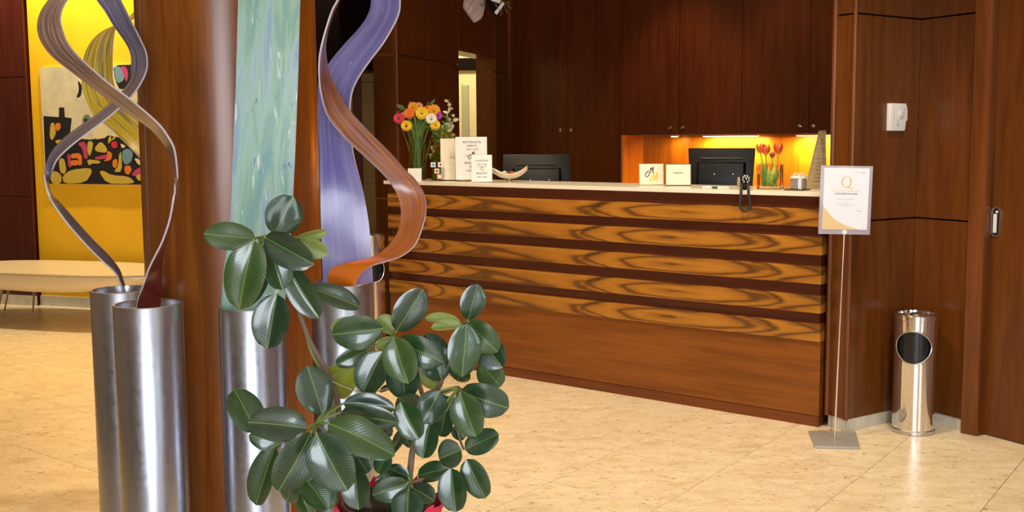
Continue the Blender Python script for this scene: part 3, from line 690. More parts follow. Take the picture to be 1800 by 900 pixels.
# ================================================================ BINS
def bin_(P,r,h,label,az_hole):
    t=thing('ashtray_bin',label,'bin',P,'steel ashtray bins')
    a0=az_hole; zc=h*.735; rh=r*.80; seg=64; rows=44
    # wall with a round opening: grid of quads, cells inside the opening removed, rim pulled onto the circle
    mb=MB(); V=[];F=[]; idx={}
    def P3(i,k):
        a=a0+2*math.pi*i/seg; z=.02+(h-.045)*k/rows; return a,z
    keep=set()
    ring=[]
    for i in range(seg):
        for k in range(rows):
            ins=0
            for di in (0,1):
                for dk in (0,1):
                    ii=i+di; 
                    if ii>seg/2: ii-=seg
                    a=2*math.pi*ii/seg; z=.02+(h-.045)*(k+dk)/rows
                    if (r*math.sin(a))**2+(z-zc)**2<rh*rh and abs(a)<1.5: ins+=1
            if ins<1: keep.add((i,k))
    for i in range(seg):
        for k in range(rows+1):
            a,z=P3(i,k); ii=i if i<=seg/2 else i-seg; aa=2*math.pi*ii/seg
            x=r*math.sin(aa); d=math.hypot(x,z-zc)
            cell=[((i+di)%seg,k+dk) for di in (-1,0) for dk in (-1,0)]
            near=abs(aa)<1.5 and any(c not in keep and 0<=c[1]<rows for c in cell) 
            if near and d>1e-6:
                f=rh/d; x2=max(-r*.999,min(r*.999,x*f)); z=zc+(z-zc)*f; a=a0+math.asin(x2/r)
            V.append((P[0]+r*math.cos(a),P[1]+r*math.sin(a),z))
    for (i,k) in keep:
        j=(i+1)%seg; F.append((i*(rows+1)+k,j*(rows+1)+k,j*(rows+1)+k+1,i*(rows+1)+k+1))
    mb.add(V,F); obj('body',mb,M_chrome,t)
    mb=MB(); mb.lathe([(r*.90,h*.50),(r*.90,h-.03)],P,40,cap=False); mb.lathe([(.001,h*.5),(r*.9,h*.5)],P,40,cap=False); obj('inner_liner',mb,M_hole,t)
    mb=MB(); mb.lathe([(r*1.0,h-.03),(r*1.03,h-.028),(r*1.03,h-.006),(r*.98,h),(r*.86,h),(r*.84,h-.012),(r*.2,h-.018),(.0001,h-.018)],P,48,cap=False); obj('ashtray_lid',mb,M_chrome,t)
    mb=MB(); mb.lathe([(r*.25,h-.018),(r*.3,h-.002),(r*.1,h+.003),(.0001,h+.003)],P,20,cap=False); obj('lid_knob',mb,M_metal,t)
    mb=MB(); mb.lathe([(r*.97,0),(r*1.05,.002),(r*1.05,.018),(r*1.0,.022),(r*.99,.030)],P,48); obj('base_ring',mb,M_metal,t)
    mb=MB(); pts=[]
    for q in range(41):
        th=2*math.pi*q/40; x=rh*math.cos(th); z=zc+rh*math.sin(th); a=a0+math.asin(max(-.999,min(.999,x/r)))
        pts.append((P[0]+r*1.01*math.cos(a),P[1]+r*1.01*math.sin(a),z))
    mb.tube(pts,.0035,8); obj('opening_rim',mb,M_metal,t)
PB1=Vector((at(1604,760,4.77).x,4.77,0))
bin_(PB1,.0965,.567,'polished steel ashtray bin standing in the right wall corner near the sliding door',math.atan2(-PB1.y,-PB1.x)-.10)
PB2=Vector((at(651,500,6.33).x,6.33,0))
bin_(PB2,.092,.565+.24,'polished steel ashtray bin beside the left end of the counter, behind the leaves',math.atan2(-PB2.y,-PB2.x)+.25)

# ================================================================ SIGN STAND
bq=[fl(1421,757,.012),fl(1504,758,.012),fl(1511.5,786,.012),fl(1432,784,.012)]
bc=sum(bq,Vector())/4; ss=thing('sign_stand','slim steel floor stand with a square plate holding the framed certificate','sign stand',(bc.x,bc.y,0))
mb=MB(); mb.prism([(p.x,p.y) for p in bq],0,.012); obj('base_plate',mb,mat('painted_grey_steel',(.42,.40,.40),.45,.35),ss,bevel=.002)
pb=fl(1467,772,.012); pt=at(1484,408,pb.y+.02)
mb=MB(); mb.tube([pb,pt],.0042,12); obj('pole',mb,mat('pinkish_steel',(.80,.72,.73),.2,1.0),ss)  # even pinkish base colour on smooth metal
YS=pt.y-.012
tl,tr,br_,bl=at(1444,291,YS),at(1533,292,YS),at(1531,413,YS),at(1438,411,YS)
def quadM(tl,tr,br_,bl):
    x=((tr+br_)-(tl+bl)).normalized(); y=((tl+tr)-(bl+br_)).normalized(); z=x.cross(y).normalized(); y=z.cross(x); c=(tl+tr+br_+bl)/4
    Wd=((tr-tl).length+(br_-bl).length)/2; Hh=((tl-bl).length+(tr-br_).length)/2
    return Matrix(((x.x,y.x,z.x,c.x),(x.y,y.y,z.y,c.y),(x.z,y.z,z.z,c.z),(0,0,0,1))),Wd,Hh
QM,QW,QH=quadM(tl,tr,br_,bl)
fr=mat('acrylic_frame',(.60,.57,.70),.15); bsdf(fr).inputs['Transmission Weight'].default_value=.35
mb=MB(); mb.box(-QW/2,QW/2,-QH/2,QH/2,-.006,0,0,QM); hold=obj('sign_holder',mb,fr,ss,bevel=.001)
mb=MB(); mb.lathe([(.0001,0),(.011,0),(.011,.004),(.0001,.004)],(0,-QH/2+.010,.001),20,0,QM,cap=False); mb.lathe([(.005,.004),(.006,.0055),(.0001,.0055)],(0,-QH/2+.010,.001),14,1,QM,cap=False); obj('clip',mb,[M_wplast,M_metal],ss)
pw,ph=QW-.030,QH-.032; oy=.006
mb=MB(); mb.box(-pw/2,pw/2,-ph/2+oy,ph/2+oy,.0002,.0012,0,QM); obj('certificate_sheet',mb,mat('certificate_paper',(.80,.84,.97),.6),ss,smooth=False)
def text(parent,s,size,x,y,M,m,z=.0016,name='lettering',align='CENTER',sx=1.0,shear=0,ext=.0001,bold=0):
    c=bpy.data.curves.new(name,'FONT'); c.body=s; c.size=size; c.align_x=align; c.align_y='CENTER'; c.extrude=ext; c.shear=shear; c.resolution_u=3; c.offset=bold
    t=bpy.data.objects.new('tmp',c); COL.objects.link(t); dg=bpy.context.evaluated_depsgraph_get(); me=bpy.data.meshes.new_from_object(t.evaluated_get(dg)); bpy.data.objects.remove(t)
    me.transform(M@Matrix.Translation((x,y,z))@Matrix.Scale(sx,4,(1,0,0))); me.transform(Matrix.Translation(-wl(parent)))
    me.materials.clear(); me.materials.append(m); me.name=name
    o=bpy.data.objects.new(name,me); COL.objects.link(o); o.parent=parent; return o
# Q : broken oval stroke with a tail, thick at the sides like a roman letter
mb=MB(); n=48; out=[];inn=[]
qx,qy=0.0,ph/2+oy-.062
for k in range(n):
    a=2*math.pi*k/n; out.append((qx+.0235*math.cos(a),qy+.0255*math.sin(a))); inn.append((qx+.0165*math.cos(a),qy+.0235*math.sin(a)))
ringplate(mb,out,inn,.0013,.0018,0,QM)
mb.prism([(qx-.002,qy-.0245),(qx+.006,qy-.0235),(qx+.018,qy-.030),(qx+.032,qy-.029),(qx+.031,qy-.0265),(qx+.02,qy-.0265),(qx+.010,qy-.0215),(qx+.004,qy-.0215)],.0013,.0018,0,QM)
obj('letter_q',mb,M_gold,ss,smooth=False,label='large gold letter Q')
text(ss,'CERTIFICATO DI ECCELLENZA',.0088,0,qy-.040,QM,M_pgold)
mb=MB(); 
text(ss,'HOTEL RECEPTION AWARD',.0082,0,qy-.0535,QM,M_ink,bold=.0003)
text(ss,'Assegnato al Ristorante Hotel',.0068,0,qy-.077,QM,M_lgrey)
text(ss,'a partire da',.005,0,qy-.091,QM,M_pgold)
text(ss,'Qualità e servizio del nostro hotel',.0058,0,qy-.100,QM,M_lgrey)
text(ss,'selezionato dagli ospiti',.0048,0,qy-.107,QM,M_lgrey)
text(ss,'FM  dw',.007,pw/2-.04,qy-.130,QM,M_ink,shear=.5)
text(ss,'★',.006,pw/2-.06,ph/2+oy-.018,QM,M_ink); text(ss,'OSPITALITÀ\n  ITALIANA',.0052,pw/2-.030,ph/2+oy-.021,QM,M_lgrey)
mb=MB(); pts=[(-pw/2,-ph/2+oy)]
R0=[(-pw/2,ph*(-.5+.40)+oy),(-pw*.43,ph*(-.5+.32)+oy),(-pw*.33,ph*(-.5+.235)+oy),(-pw*.2,ph*(-.5+.15)+oy),(-pw*.03,ph*(-.5+.085)+oy),(pw*.16,ph*(-.5+.035)+oy),(pw*.34,-ph/2+oy)]
mb.prism(pts+R0[::-1],.0013,.0015,0,QM); obj('gold_corner',mb,mat('certificate_gold',(.74,.56,.30),.6),ss,smooth=False)
text(ss,'Eccellenza',.0065,-pw/2+.035,-ph/2+oy+.012,QM,M_gold,shear=.3); text(ss,'Q 2014',.0045,pw/2-.018,-ph/2+oy+.008,QM,M_lgrey)

# ================================================================ THERMOSTAT
nA=DB*-1; cAA=PAC.dot(Vector((-DA.y,DA.x,0)))
nAv=Vector((-DA.y,DA.x,0))
tc=onplane(1573.5,206,(nAv.x,nAv.y),cAA-.0)
TM=frameM(tc,math.degrees(math.atan2(-nAv.x,-nAv.y)))
ex=1/abs(DA.dot(Vector((1,0,0)))) 
th=thing('thermostat','small white wall thermostat with a round dial on the cherry panel above the bin','thermostat',tc)
k=4.85/1808; hw=15.5*k*1.5; hh=24*k
mb=MB(); mb.prism([(-hw,-hh),(hw*.70,-hh),(hw*.78,-hh*.85),(hw*.84,-hh*.28),(hw,-hh*.26),(hw,hh*.55),(hw*.8,hh),(-hw,hh)],0,.022,0,TM); obj('case',mb,M_wplast,th,bevel=.002)
mb=MB(); mb.lathe([(.018,0),(.018,.005),(.014,.007),(.0001,.007)],(hw*.25,hh*.18,.0221),24,0,TM,cap=False); obj('dial',mb,mat('thermostat_dial',(.60,.61,.62),.4),th)
mb=MB(); mb.box(-hw*.62,-hw*.56,-hh*.97,hh*.97,.0221,.0228,0,TM)
obj('groove_line',mb,M_lgrey,th); mb=MB(); mb.lathe([(.003,0),(.003,.001),(.0001,.001)],(hw*.65,hh*.55,.0221),10,0,TM,cap=False); obj('indicator_lamp',mb,M_ink,th)
for pp_ in ([(-hw*.3,-hh*.5,.0226),(-hw*.1,-hh*.62,.0226),(hw*.1,-hh*.7,.0226)],[(-hw*.2,-hh*.25,.0226),(hw*.0,-hh*.42,.0226)]):
    mb=MB(); mb.tube(pp_,.0013,6,0,TM); obj('scale_mark',mb,M_ink,th)

# ================================================================ THINGS ON THE COUNTER
CT=1.135
def on(px,d): return cpx(px,d,CT)
faceaz=math.degrees(math.atan2(-G2.x,-G2.y))
def bq_(px0,py0,px1,py1,d,az_,lean=0,zb=CT):
    """board standing with foot centre under px; measured from the photo"""
    P=cpx((px0+px1)/2,d,zb); Y=P.y; wv=abs(px1-px0)*Y/1808; c=abs(math.cos(AZ(az_-180)-math.atan2(P.x,P.y))); return P,wv/c,abs(py1-py0)*Y/1808
def board(name,label,cat,px0,py0,px1,py1,d,az_,tilt,sheet,frame_m=None,t=.003,border=0,group=None):
    P,wv,hv=bq_(px0,py0,px1,py1,d,az_)
    th_=thing(name,label,cat,P,group); M=frameM(P,az_,tilt)
    fm=frame_m or M_acr
    mb=MB(); mb.box(-wv/2,wv/2,.001,hv,-t,0,0,M)
    obj('holder' if frame_m is None else 'frame',mb,fm,th_,smooth=False)
    mb=MB(); b=border; mb.box(-wv/2+b,wv/2-b,b+.003,hv-b,.0002,.0010,0,M); obj('sheet',mb,sheet,th_,smooth=False)
    if tilt<0:
        mb=MB(); mb.hexa([(-wv*.2,0.0,-hv*.36),(wv*.2,0.0,-hv*.36),(wv*.2,hv*.6,-t-.002),(-wv*.2,hv*.6,-t-.002),(-wv*.2,0.0,-hv*.36-.002),(wv*.2,0.0,-hv*.36-.002),(wv*.2,hv*.6,-t),(-wv*.2,hv*.6,-t)],0,M@Matrix.Rotation(AZ(-tilt*1.0),4,'X'))
        obj('easel_back',mb,fm,th_,smooth=False)
    return th_,M,wv,hv
def logo(parent,M,x,y,s,bg=False,mk=M_inkb,my=M_yel,z=.0014):
    mb=MB()
    def st(p,r,mi): mb.tube([(x+a*s,y+b*s,z) for a,b in p],r*s,6,mi,M)
    st([(-.15,.15),(-.3,.05),(-.46,-.12),(-.48,-.28),(-.36,-.38),(-.2,-.3),(-.1,-.1),(.0,.2),(.05,.42)],.035,0)
    st([(.0,.38),(-.02,.15),(.12,.28),(.25,.5),(.2,.25),(.18,.0),(.26,-.06)],.04,0)
    st([(-.1,-.75),(.1,-.35),(.25,-.05),(.28,-.4),(.25,-.65),(.42,-.3),(.55,.05),(.55,-.35),(.52,-.6)],.05,1)
    mb.prism([(x+a*s,y+b*s) for a,b in ((.02,-.8),(.5,-.72),(.62,-.3),(.58,.05),(.35,-.2))],z-.0003,z,2,M)
    obj('logo',mb,[mk,my,mat('pale_yellow_print',(.88,.70,.30),.6)],parent)
toc=lambda px: 180+math.degrees(math.atan2((px-950)/1808,1))
# three brochures in acrylic holders
b1_,M1,w1,h1=board('notice_board','cream folded menu card with three stars, behind the larger notice','menu card',774,243,828,319,.17,toc(790)-4,-6,M_cpaper,None,border=.004)
for k in range(3): text(b1_,'★',.018,.006+.018*k-.0,h1-.022,M1,M_inkb)
mb=MB(); mb.box(-w1*.30,w1*.1,h1*.62,h1*.626,.0012,.0014,0,M1); mb.box(-w1*.30,w1*.1,h1*.38,h1*.385,.0012,.0014,0,M1); mb.box(-w1*.34,w1*.15,h1*.25,h1*.255,.0012,.0014,0,M1); obj('printed_lines',mb,M_pgold,b1_,smooth=False)
for k,tx in enumerate(('antipasti','primi piatti','secondi piatti','dolci','vini')): text(b1_,tx,.009,-w1*.12,h1*(.78-.13*k),M1,M_pgold)
b2,M2,w2,h2=board('notice_board','largest white notice in an acrylic holder with restaurant opening hours','notice',799,240,859,321,.14,toc(829)-3,-5,M_white,None,border=.008)
for tx,yy,sz,mm in (('RISTORANTE',.855,.019,M_ink),('APERTO',.775,.017,M_ink),('12.30 - 21.30',.700,.014,M_ink),('BREAKFAST',.405,.018,M_ink),('BAR',.325,.016,M_ink),('19.30 - 21.30',.235,.014,M_ink)): text(b2,tx,sz,.004,h2*yy,M2,mm,bold=.0004)
logo(b2,M2,.006,h2*.565,.055)
b3,M3,w3,h3=board('notice_board','small white notice with breakfast hours in front of the larger notice','notice',828,274,866,324,.035,toc(847)-2,-5,M_white,None,border=.003)
for tx,yy,sz in (('COLAZIONE',.78,.0135),('07:00 - 10:00',.645,.011),('BREAKFAST',.33,.0135),('07:00 - 10:00',.20,.011)): text(b3,tx,sz,0,h3*yy,M3,M_ink,bold=.0003)
logo(b3,M3,0,h3*.50,.022)
# two frames
f1,MF1,wf1,hf1=board('picture_frame','cream square frame with a black and yellow script logo, left of its twin','picture frame',1124,288,1167,326.5,.22,toc(1146)-8,-8,M_cpaper,mat('pale_frame',(.45,.34,.20),.4),t=.008,border=.002)
logo(f1,MF1,-.004,hf1*.60,.065)
f2,MF2,wf2,hf2=board('picture_frame','thin dark edged frame with a blank looking cream certificate beside the monitor','picture frame',1170,288,1215,327.5,.22,toc(1192)-5,-8,M_cpaper,mat('dark_frame',(.12,.10,.06),.4),t=.007,border=.004)
for k in range(5): text(f2,('certificato','di qualità','hotel','ristorante','italia')[k],.008,0,hf2*(.75-.12*k),MF2,mat('faint_print',(.72,.64,.46),.7))
# tall leaning bamboo sheet at the right end
P=cpx(1437,.30,CT); tY=P.y
mm=frameM(P,toc(1437)-40,0)
A_,B_,C_,D_=[at(x,y,tY+dy) for x,y,dy in ((1415,336,0),(1453,338,.05),(1452,229,.09),(1439,230,.06))]
m_bam=mat('bamboo_sheet',(.7,.55,.34),.6); L(m_bam,ramp(m_bam,noise(m_bam,coords(m_bam,(3,3,60)),2,3,.6),[(.35,(.66,.50,.28)),(.65,(.80,.65,.42))]),bsdf(m_bam).inputs['Base Color'])
bt=thing('menu_stand','tall tapered beige menu card leaning at the right end of the counter','menu card',P)
back=Vector((.10,.16,0)); 
A_.z=CT;B_.z=CT
def skew(v,kx): return v+Vector((0,kx,0))
mb=MB(); q=[A_,B_,C_,D_]; nn=Vector((.3,1,0)).normalized()*.003
mb.hexa([q[0],q[1],q[1]+nn,q[0]+nn,q[3],q[2],q[2]+nn,q[3]+nn]); obj('card',mb,m_bam,bt,smooth=False)
# printed lines on it
mb=MB()
for k in range(12):
    f=.12+.065*k; a=q[0].lerp(q[3],f); b=q[1].lerp(q[2],f); p0_=a.lerp(b,.35); p1_=a.lerp(b,.85); o=-nn*.25
    mb.hexa([p0_+o,p1_+o,p1_+o*.2,p0_+o*.2,p0_+o+Vector((0,0,.0022)),p1_+o+Vector((0,0,.0022)),p1_+o*.2+Vector((0,0,.0022)),p0_+o*.2+Vector((0,0,.0022))])
obj('printed_lines',mb,mat('brown_print',(.36,.25,.13),.7),bt,smooth=False)

# bowl: leaf shaped, up-curved ends, with wrapped sweets
PBw=cpx(895,.20,CT); YBw=PBw.y; kk=YBw/1808
bw_=thing('candy_bowl','curved cream leaf shaped bowl on the counter in front of the left monitor','bowl',PBw)
mb=MB(); nu,nv=20,8; Lh=32*kk; V=[];F=[]
def bowlp(u,v,o):
    x=Lh*u; wv=.055*math.sqrt(max(0,1-abs(u)**2.2))+.002; zz=.018+.052*abs(u)**2.3+.030*v*v; zz-= .012*(1 if u<-.75 else 0)*((-u-.75)/.25)
    return (PBw.x+x, PBw.y+v*wv, CT+zz+o)
for i in range(nu+1):
    for j in range(nv+1): V.append(bowlp(-1+2*i/nu,-1+2*j/nv,0))
n0=len(V)
for i in range(nu+1):
    for j in range(nv+1): V.append(bowlp((-1+2*i/nu)*.97,(-1+2*j/nv)*.95,.006))
for o in (0,n0):
    for i in range(nu):
        for j in range(nv): F.append((o+i*(nv+1)+j,o+(i+1)*(nv+1)+j,o+(i+1)*(nv+1)+j+1,o+i*(nv+1)+j+1))
for i in range(nu):
    for j in (0,nv): F.append((i*(nv+1)+j,(i+1)*(nv+1)+j,n0+(i+1)*(nv+1)+j,n0+i*(nv+1)+j))
mb.add(V,F); obj('shell',mb,mat('cream_ceramic',(.78,.70,.52),.25),bw_)
mb=MB(); mb.lathe([(.022,0),(.020,.004),(.010,.012),(.012,.0178)],PBw,24); obj('foot',mb,M_metal,bw_)
cc=[(.80,.80,.82),(.70,.10,.03),(.75,.22,.05),(.85,.80,.72),(.30,.02,.02),(.80,.35,.20),(.05,.05,.07),(.20,.32,.08)]
for k,(dx,dy,ci) in enumerate([(-.045,-.01,0),(-.030,.014,6),(-.018,-.016,3),(-.004,.006,1),(.010,-.014,2),(.022,.010,4),(.030,-.010,5),(-.028,-.002,0),(.004,-.002,4),(.018,0,1),(.045,.002,7)]):
    up=0 if k<7 or k==10 else .014
    mb=MB(); c=PBw+Vector((dx,dy,.042+up+ .25*abs(dx)*.6)); mb.ell(c,.010,.007,.0075,0,None,8,6)
    for s in (-1,1): mb.add([c+Vector((s*.008,0,0)),c+Vector((s*.018,-.006,.004)),c+Vector((s*.018,.006,.005)),c+Vector((s*.016,0,-.004))],[(0,1,2),(0,2,3),(0,3,1),(1,3,2)])
    names=['white','dark red','orange red','ivory','maroon','salmon','black','green']
    o=obj('wrapped_sweet',mb,mat('sweet_'+names[ci].replace(' ','_'),cc[ci],.25),loc=c)
    tag(o,'tiny %s wrapped sweet lying in the leaf shaped bowl%s'%(names[ci],' on top' if up else ''),'candy','wrapped sweets in the bowl, '+names[ci])

# monitors (backs towards the lobby) on the inner desk
DZ=.742
def monitor(px0,px1,ytop,Y,label,back,az_,stand=True,trap=0):
    cxp=(px0+px1)/2; P=Vector((at(cxp,ytop,Y).x,Y,DZ)); z1=at(cxp,ytop,Y).z-DZ; wv=(px1-px0)*Y/1808
    t=thing('monitor',label,'monitor',P); M=frameM(P,az_,0); h=wv*.80; z0=z1-h; hw=wv/2
    R=M@Matrix.Translation((0,z1,0))@Matrix.Rotation(AZ(back),4,'X')@Matrix.Translation((0,-h,0))
    mb=MB(); tr_=trap
    mb.hexa([(-hw+tr_,0,-.02),(hw-tr_,0,-.02),(hw-tr_,0,.0),(-hw+tr_,0,.0),(-hw,h,-.02),(hw,h,-.02),(hw,h,0),(-hw,h,0)],0,R); obj('bezel_back',mb,M_plastic,t,bevel=.004)
    mb=MB(); mb.hexa([(-hw*.74,h*.10,0),(hw*.74,h*.10,0),(hw*.66,h*.14,.03),(-hw*.66,h*.14,.03),(-hw*.74,h*.74,0),(hw*.74,h*.74,0),(hw*.66,h*.70,.03),(-hw*.66,h*.70,.03)],0,R); obj('rear_housing',mb,M_plastic,t,bevel=.006)
    mb=MB(); mb.tube([(-hw*.62,h*.80,.004),(hw*.62,h*.80,.004)],.004,8,0,R); mb.box(-hw*.60,hw*.60,h*.815,h*.823,.0,.006,0,R); obj('vent_ridge',mb,M_plastic2,t)
    mb=MB()
    for sx in (-.16,.30): mb.lathe([(.0035,0),(.0035,.002),(.0001,.002)],(sx*hw*1.2,h*.50,.0305),10,0,R,cap=False)
    obj('screws',mb,M_metal,t)
    mb=MB(); mb.box(-hw+.012,hw-.012,.012,h-.012,-.0215,-.0202,0,R); sc=mat('screen_panel',(.02,.02,.025),.15); obj('screen',mb,sc,t)
    mb=MB(); mb.box(-.03,.03,.012,z0+h*.35,-.018,.0,0,M); mb.prism([(.11*math.cos(a),.075*math.sin(a)) for a in [2*math.pi*i/28 for i in range(28)]],0,.012,0,Matrix.Translation(P)); obj('stand_foot',mb,M_plastic,t)
    return t
monitor(1210,1327,260,5.78,'large black monitor seen from behind, between the frames and the tulips',-6,toc(1270)+4,trap=.018)
mleft=monitor(884,1002,271,6.62,'dark wide monitor seen from behind at the left of the tall cabinet doors',-12,toc(942)-2,trap=-.006)

# phone-like handset with looped cord
Ph=cpx(1310,.028,CT); kp=Ph.y/1808
hs=thing('barcode_handset','small black hand scanner whose cord loops over the counter edge','scanner',Ph)
mb=MB(); mb.ell(Ph+Vector((0,0,.052)),.024,.02,.028,0); mb.ell(Ph+Vector((.0,.004,.02)),.018,.018,.022,0); obj('head',mb,M_plastic,hs)
mb=MB(); mb.lathe([(.026,-.004),(.028,0),(.026,.004)],(0,0,0),24,0,Matrix.Translation(Ph+Vector((-.030,.01,.036)))@Matrix.Rotation(AZ(90),4,'Y')@Matrix.Scale(.8,4,(0,1,0))); obj('side_disc',mb,mat('tan_plastic',(.42,.30,.20),.4),hs)
mb=MB()
for a in range(-60,241,42):
    q_=Ph+Vector((.016*math.cos(AZ(a)),-.0195,.054+.017*math.sin(AZ(a)))); mb.ell(q_,.0035,.003,.0045,0,None,8,5)
mb.tube([Ph+Vector((-.006,-.022,.062)),Ph+Vector((.006,-.022,.062)),Ph+Vector((0,-.022,.050))],.0018,6); obj('white_marks',mb,M_wplast,hs)
mb=MB(); e0=cpx(1310,-.034,CT); 
pth=[Ph+Vector((-.012,0,.03)),e0+Vector((-.018,.0,.012)),e0+Vector((-.021,-.004,-.03)),e0+Vector((-.026,-.004,-.065)),e0+Vector((-.020,-.004,-.090)),e0+Vector((0,-.004,-.101)),e0+Vector((.020,-.004,-.090)),e0+Vector((.026,-.004,-.065)),e0+Vector((.019,-.004,-.03)),e0+Vector((.016,0,.012)),Ph+Vector((.012,0,.03))]
pth=catmull([tuple(p) for p in pth],5); mb.tube(pth,.0068,10); obj('cord_loop',mb,M_plastic2,hs)
# pens and slip
for (px,d,len_,an,m_,lb) in ((1243,.05,.05,5,M_wplast,'white pen lying on the counter below the monitor'),(1258,.045,.035,20,mat('green_plastic',(.02,.16,.07),.4),'short green pen lying on the counter below the monitor'),(1272,.05,.06,-4,M_wplast,'pale slim tube lying right of the green pen')):
    P=cpx(px,d,CT+.0062); mb=MB(); v=Vector((math.cos(AZ(an)),math.sin(AZ(an)),0)); mb.tube([P-v*len_/2,P-v*len_*.46,P+v*len_*.4,P+v*len_/2],[.004,.006,.006,.002],10); tag(obj('pen',mb,m_,loc=P),lb,'pen')

# ---- flowers
def glassbox(parent,P,hw,hd,h,t,m,fill=None,rot=0):
    M=Matrix.Translation(P)@Matrix.Rotation(rot,4,'Z'); mb=MB()
    o=[(-hw,-hd),(hw,-hd),(hw,hd),(-hw,hd)]; i_=[(-hw+t,-hd+t),(hw-t,-hd+t),(hw-t,hd-t),(-hw+t,hd-t)]
    V=[(a,b,0) for a,b in o]+[(a,b,h) for a,b in o]+[(a,b,h) for a,b in i_]+[(a,b,t*1.5) for a,b in i_]
    F=[(3,2,1,0)]+[(k,(k+1)%4,4+(k+1)%4,4+k) for k in range(4)]+[(4+k,4+(k+1)%4,8+(k+1)%4,8+k) for k in range(4)]+[(8+k,8+(k+1)%4,12+(k+1)%4,12+k) for k in range(4)]+[(12,13,14,15)]
    mb.add(V,F,0,M); obj('glass_body',mb,m,parent,bevel=.001)
    if fill:
        mb=MB(); mb.box(-hw+t*1.02,hw-t*1.02,-hd+t*1.02,hd-t*1.02,t*1.55,fill,0,M); obj('water',mb,M_water,parent)
def flower(P,dirn,r,m,cm,layers=3,npet=11,label='',cat='flower',group=None,stem_to=None,petw=.30):
    t=thing('gerbera',label,cat,P,group); q=dirn.to_track_quat('Z','Y').to_matrix().to_4x4(); M=Matrix.Translation(P)@q
    mb=MB()
    for l in range(layers):
        rr=r*(1-.2*l); zb=.004*l
        for k in range(npet):
            a=2*math.pi*(k+.5*l)/npet; ca,sa=math.cos(a),math.sin(a); w_=rr*petw
            def pt(u,v,z): return (ca*u-sa*v, sa*u+ca*v, z)
            up=.25*rr*(.3+.35*l)
            mb.add([pt(rr*.12,0,zb),pt(rr*.55,-w_,zb+up*.6),pt(rr*.9,-w_*.7,zb+up),pt(rr,0,zb+up*.9),pt(rr*.9,w_*.7,zb+up),pt(rr*.55,w_,zb+up*.6),pt(rr*.5,0,zb+up*.3)],[(0,1,6),(1,2,6),(2,3,6),(3,4,6),(4,5,6),(5,0,6)],0,M)
    obj('petals',mb,m,t)
    mb=MB(); mb.ell((0,0,.008+.002*layers),r*.22,r*.22,r*.12,0,M,12,6); obj('centre',mb,cm,t)
    if stem_to is not None:
        mb=MB(); mid=(P+stem_to)/2+Vector((0,0,.02)); pts=catmull([tuple(P-dirn*.002),tuple(P-dirn*r*.5+Vector((0,0,-r*.6))),tuple(mid),tuple(stem_to)],5); mb.tube(pts,.0032,6); obj('stem',mb,M_stem,t)
    return t
PV=cpx(734.5,.16,CT); YV=PV.y; kv=YV/1808
va=thing('glass_vase','tall clear glass cylinder vase full of gerbera stems at the left of the counter','vase',PV)
mb=MB(); rv=15.5*kv; hv=.305; mb.lathe([(.0001,0),(rv,0),(rv,hv),(rv-.003,hv),(rv-.003,.010),(.0001,.010)],PV,40,cap=False); obj('glass_body',mb,M_glass,va)
mb=MB(); mb.lathe([(.0001,.0102),(rv-.0032,.0102),(rv-.0032,.13),(.0001,.13)],PV,32,cap=False); obj('water',mb,M_water,va)
def fm(n,c): return mat(n,c,.5)
m_yel=fm('petal_yellow',(.95,.62,.01)); m_or=fm('petal_orange',(.90,.22,.01)); m_amb=fm('petal_amber',(.95,.42,.01)); m_pk=fm('petal_pink',(.75,.05,.11)); m_wh=fm('petal_white',(.90,.88,.80)); m_pe=fm('petal_peach',(.85,.40,.28)); m_mg=fm('petal_magenta',(.60,.06,.40)); m_dk=fm('flower_heart_dark',(.10,.06,.01)); m_gn=fm('flower_heart_green',(.35,.38,.08)); m_oc=fm('flower_heart_ochre',(.60,.25,.01))
fl_=[(701.5,208,10,m_pk,m_dk,'pink gerbera at the far left of the bouquet'),(714.5,221,10,m_yel,m_dk,'lowest left yellow gerbera with a dark heart'),(719,199.5,10,m_or,m_oc,'orange gerbera above the lowest left yellow one'),(726.5,189,10,m_amb,m_oc,'amber gerbera at the top left of the bouquet'),(736,187.5,8,m_pe,m_oc,'peach gerbera at the top of the bouquet'),(741.5,199,11.5,m_yel,m_gn,'largest yellow gerbera in the middle of the bouquet'),(752,193,8,m_or,m_oc,'orange gerbera behind the largest yellow one'),(762.5,195,12,m_amb,m_oc,'broad amber gerbera at the upper right of the bouquet'),(770,203,8,m_mg,m_dk,'magenta gerbera at the right of the white one'),(758,209,10,m_wh,m_gn,'white gerbera with a greenish heart'),(765,219.5,9.5,m_yel,m_oc,'yellow gerbera below the white one'),(708.5,203,6,m_pe,m_dk,'small peach gerbera behind the pink one')]
for k,(x,y,r,m_,cm,lb) in enumerate(fl_):
    dep=YV+[-.05,-.06,-.03,0,.03,-.06,.03,.0,.0,-.08,-.07,0][k]
    P=at(x,y,dep); d=(Vector((P.x-PV.x,-.35+ (P.y-PV.y)*.5,.06+ (P.z-1.58)*1.2))).normalized()
    d=(d*.4+(Vector((0,0,H))-P).normalized()*.6).normalized()
    a=random.uniform(0,6.28); q_=PV+Vector((.026*math.cos(a),.026*math.sin(a),.014))
    flower(P,d,r*dep/1808,m_,cm,stem_to=q_,label=lb,group=None)
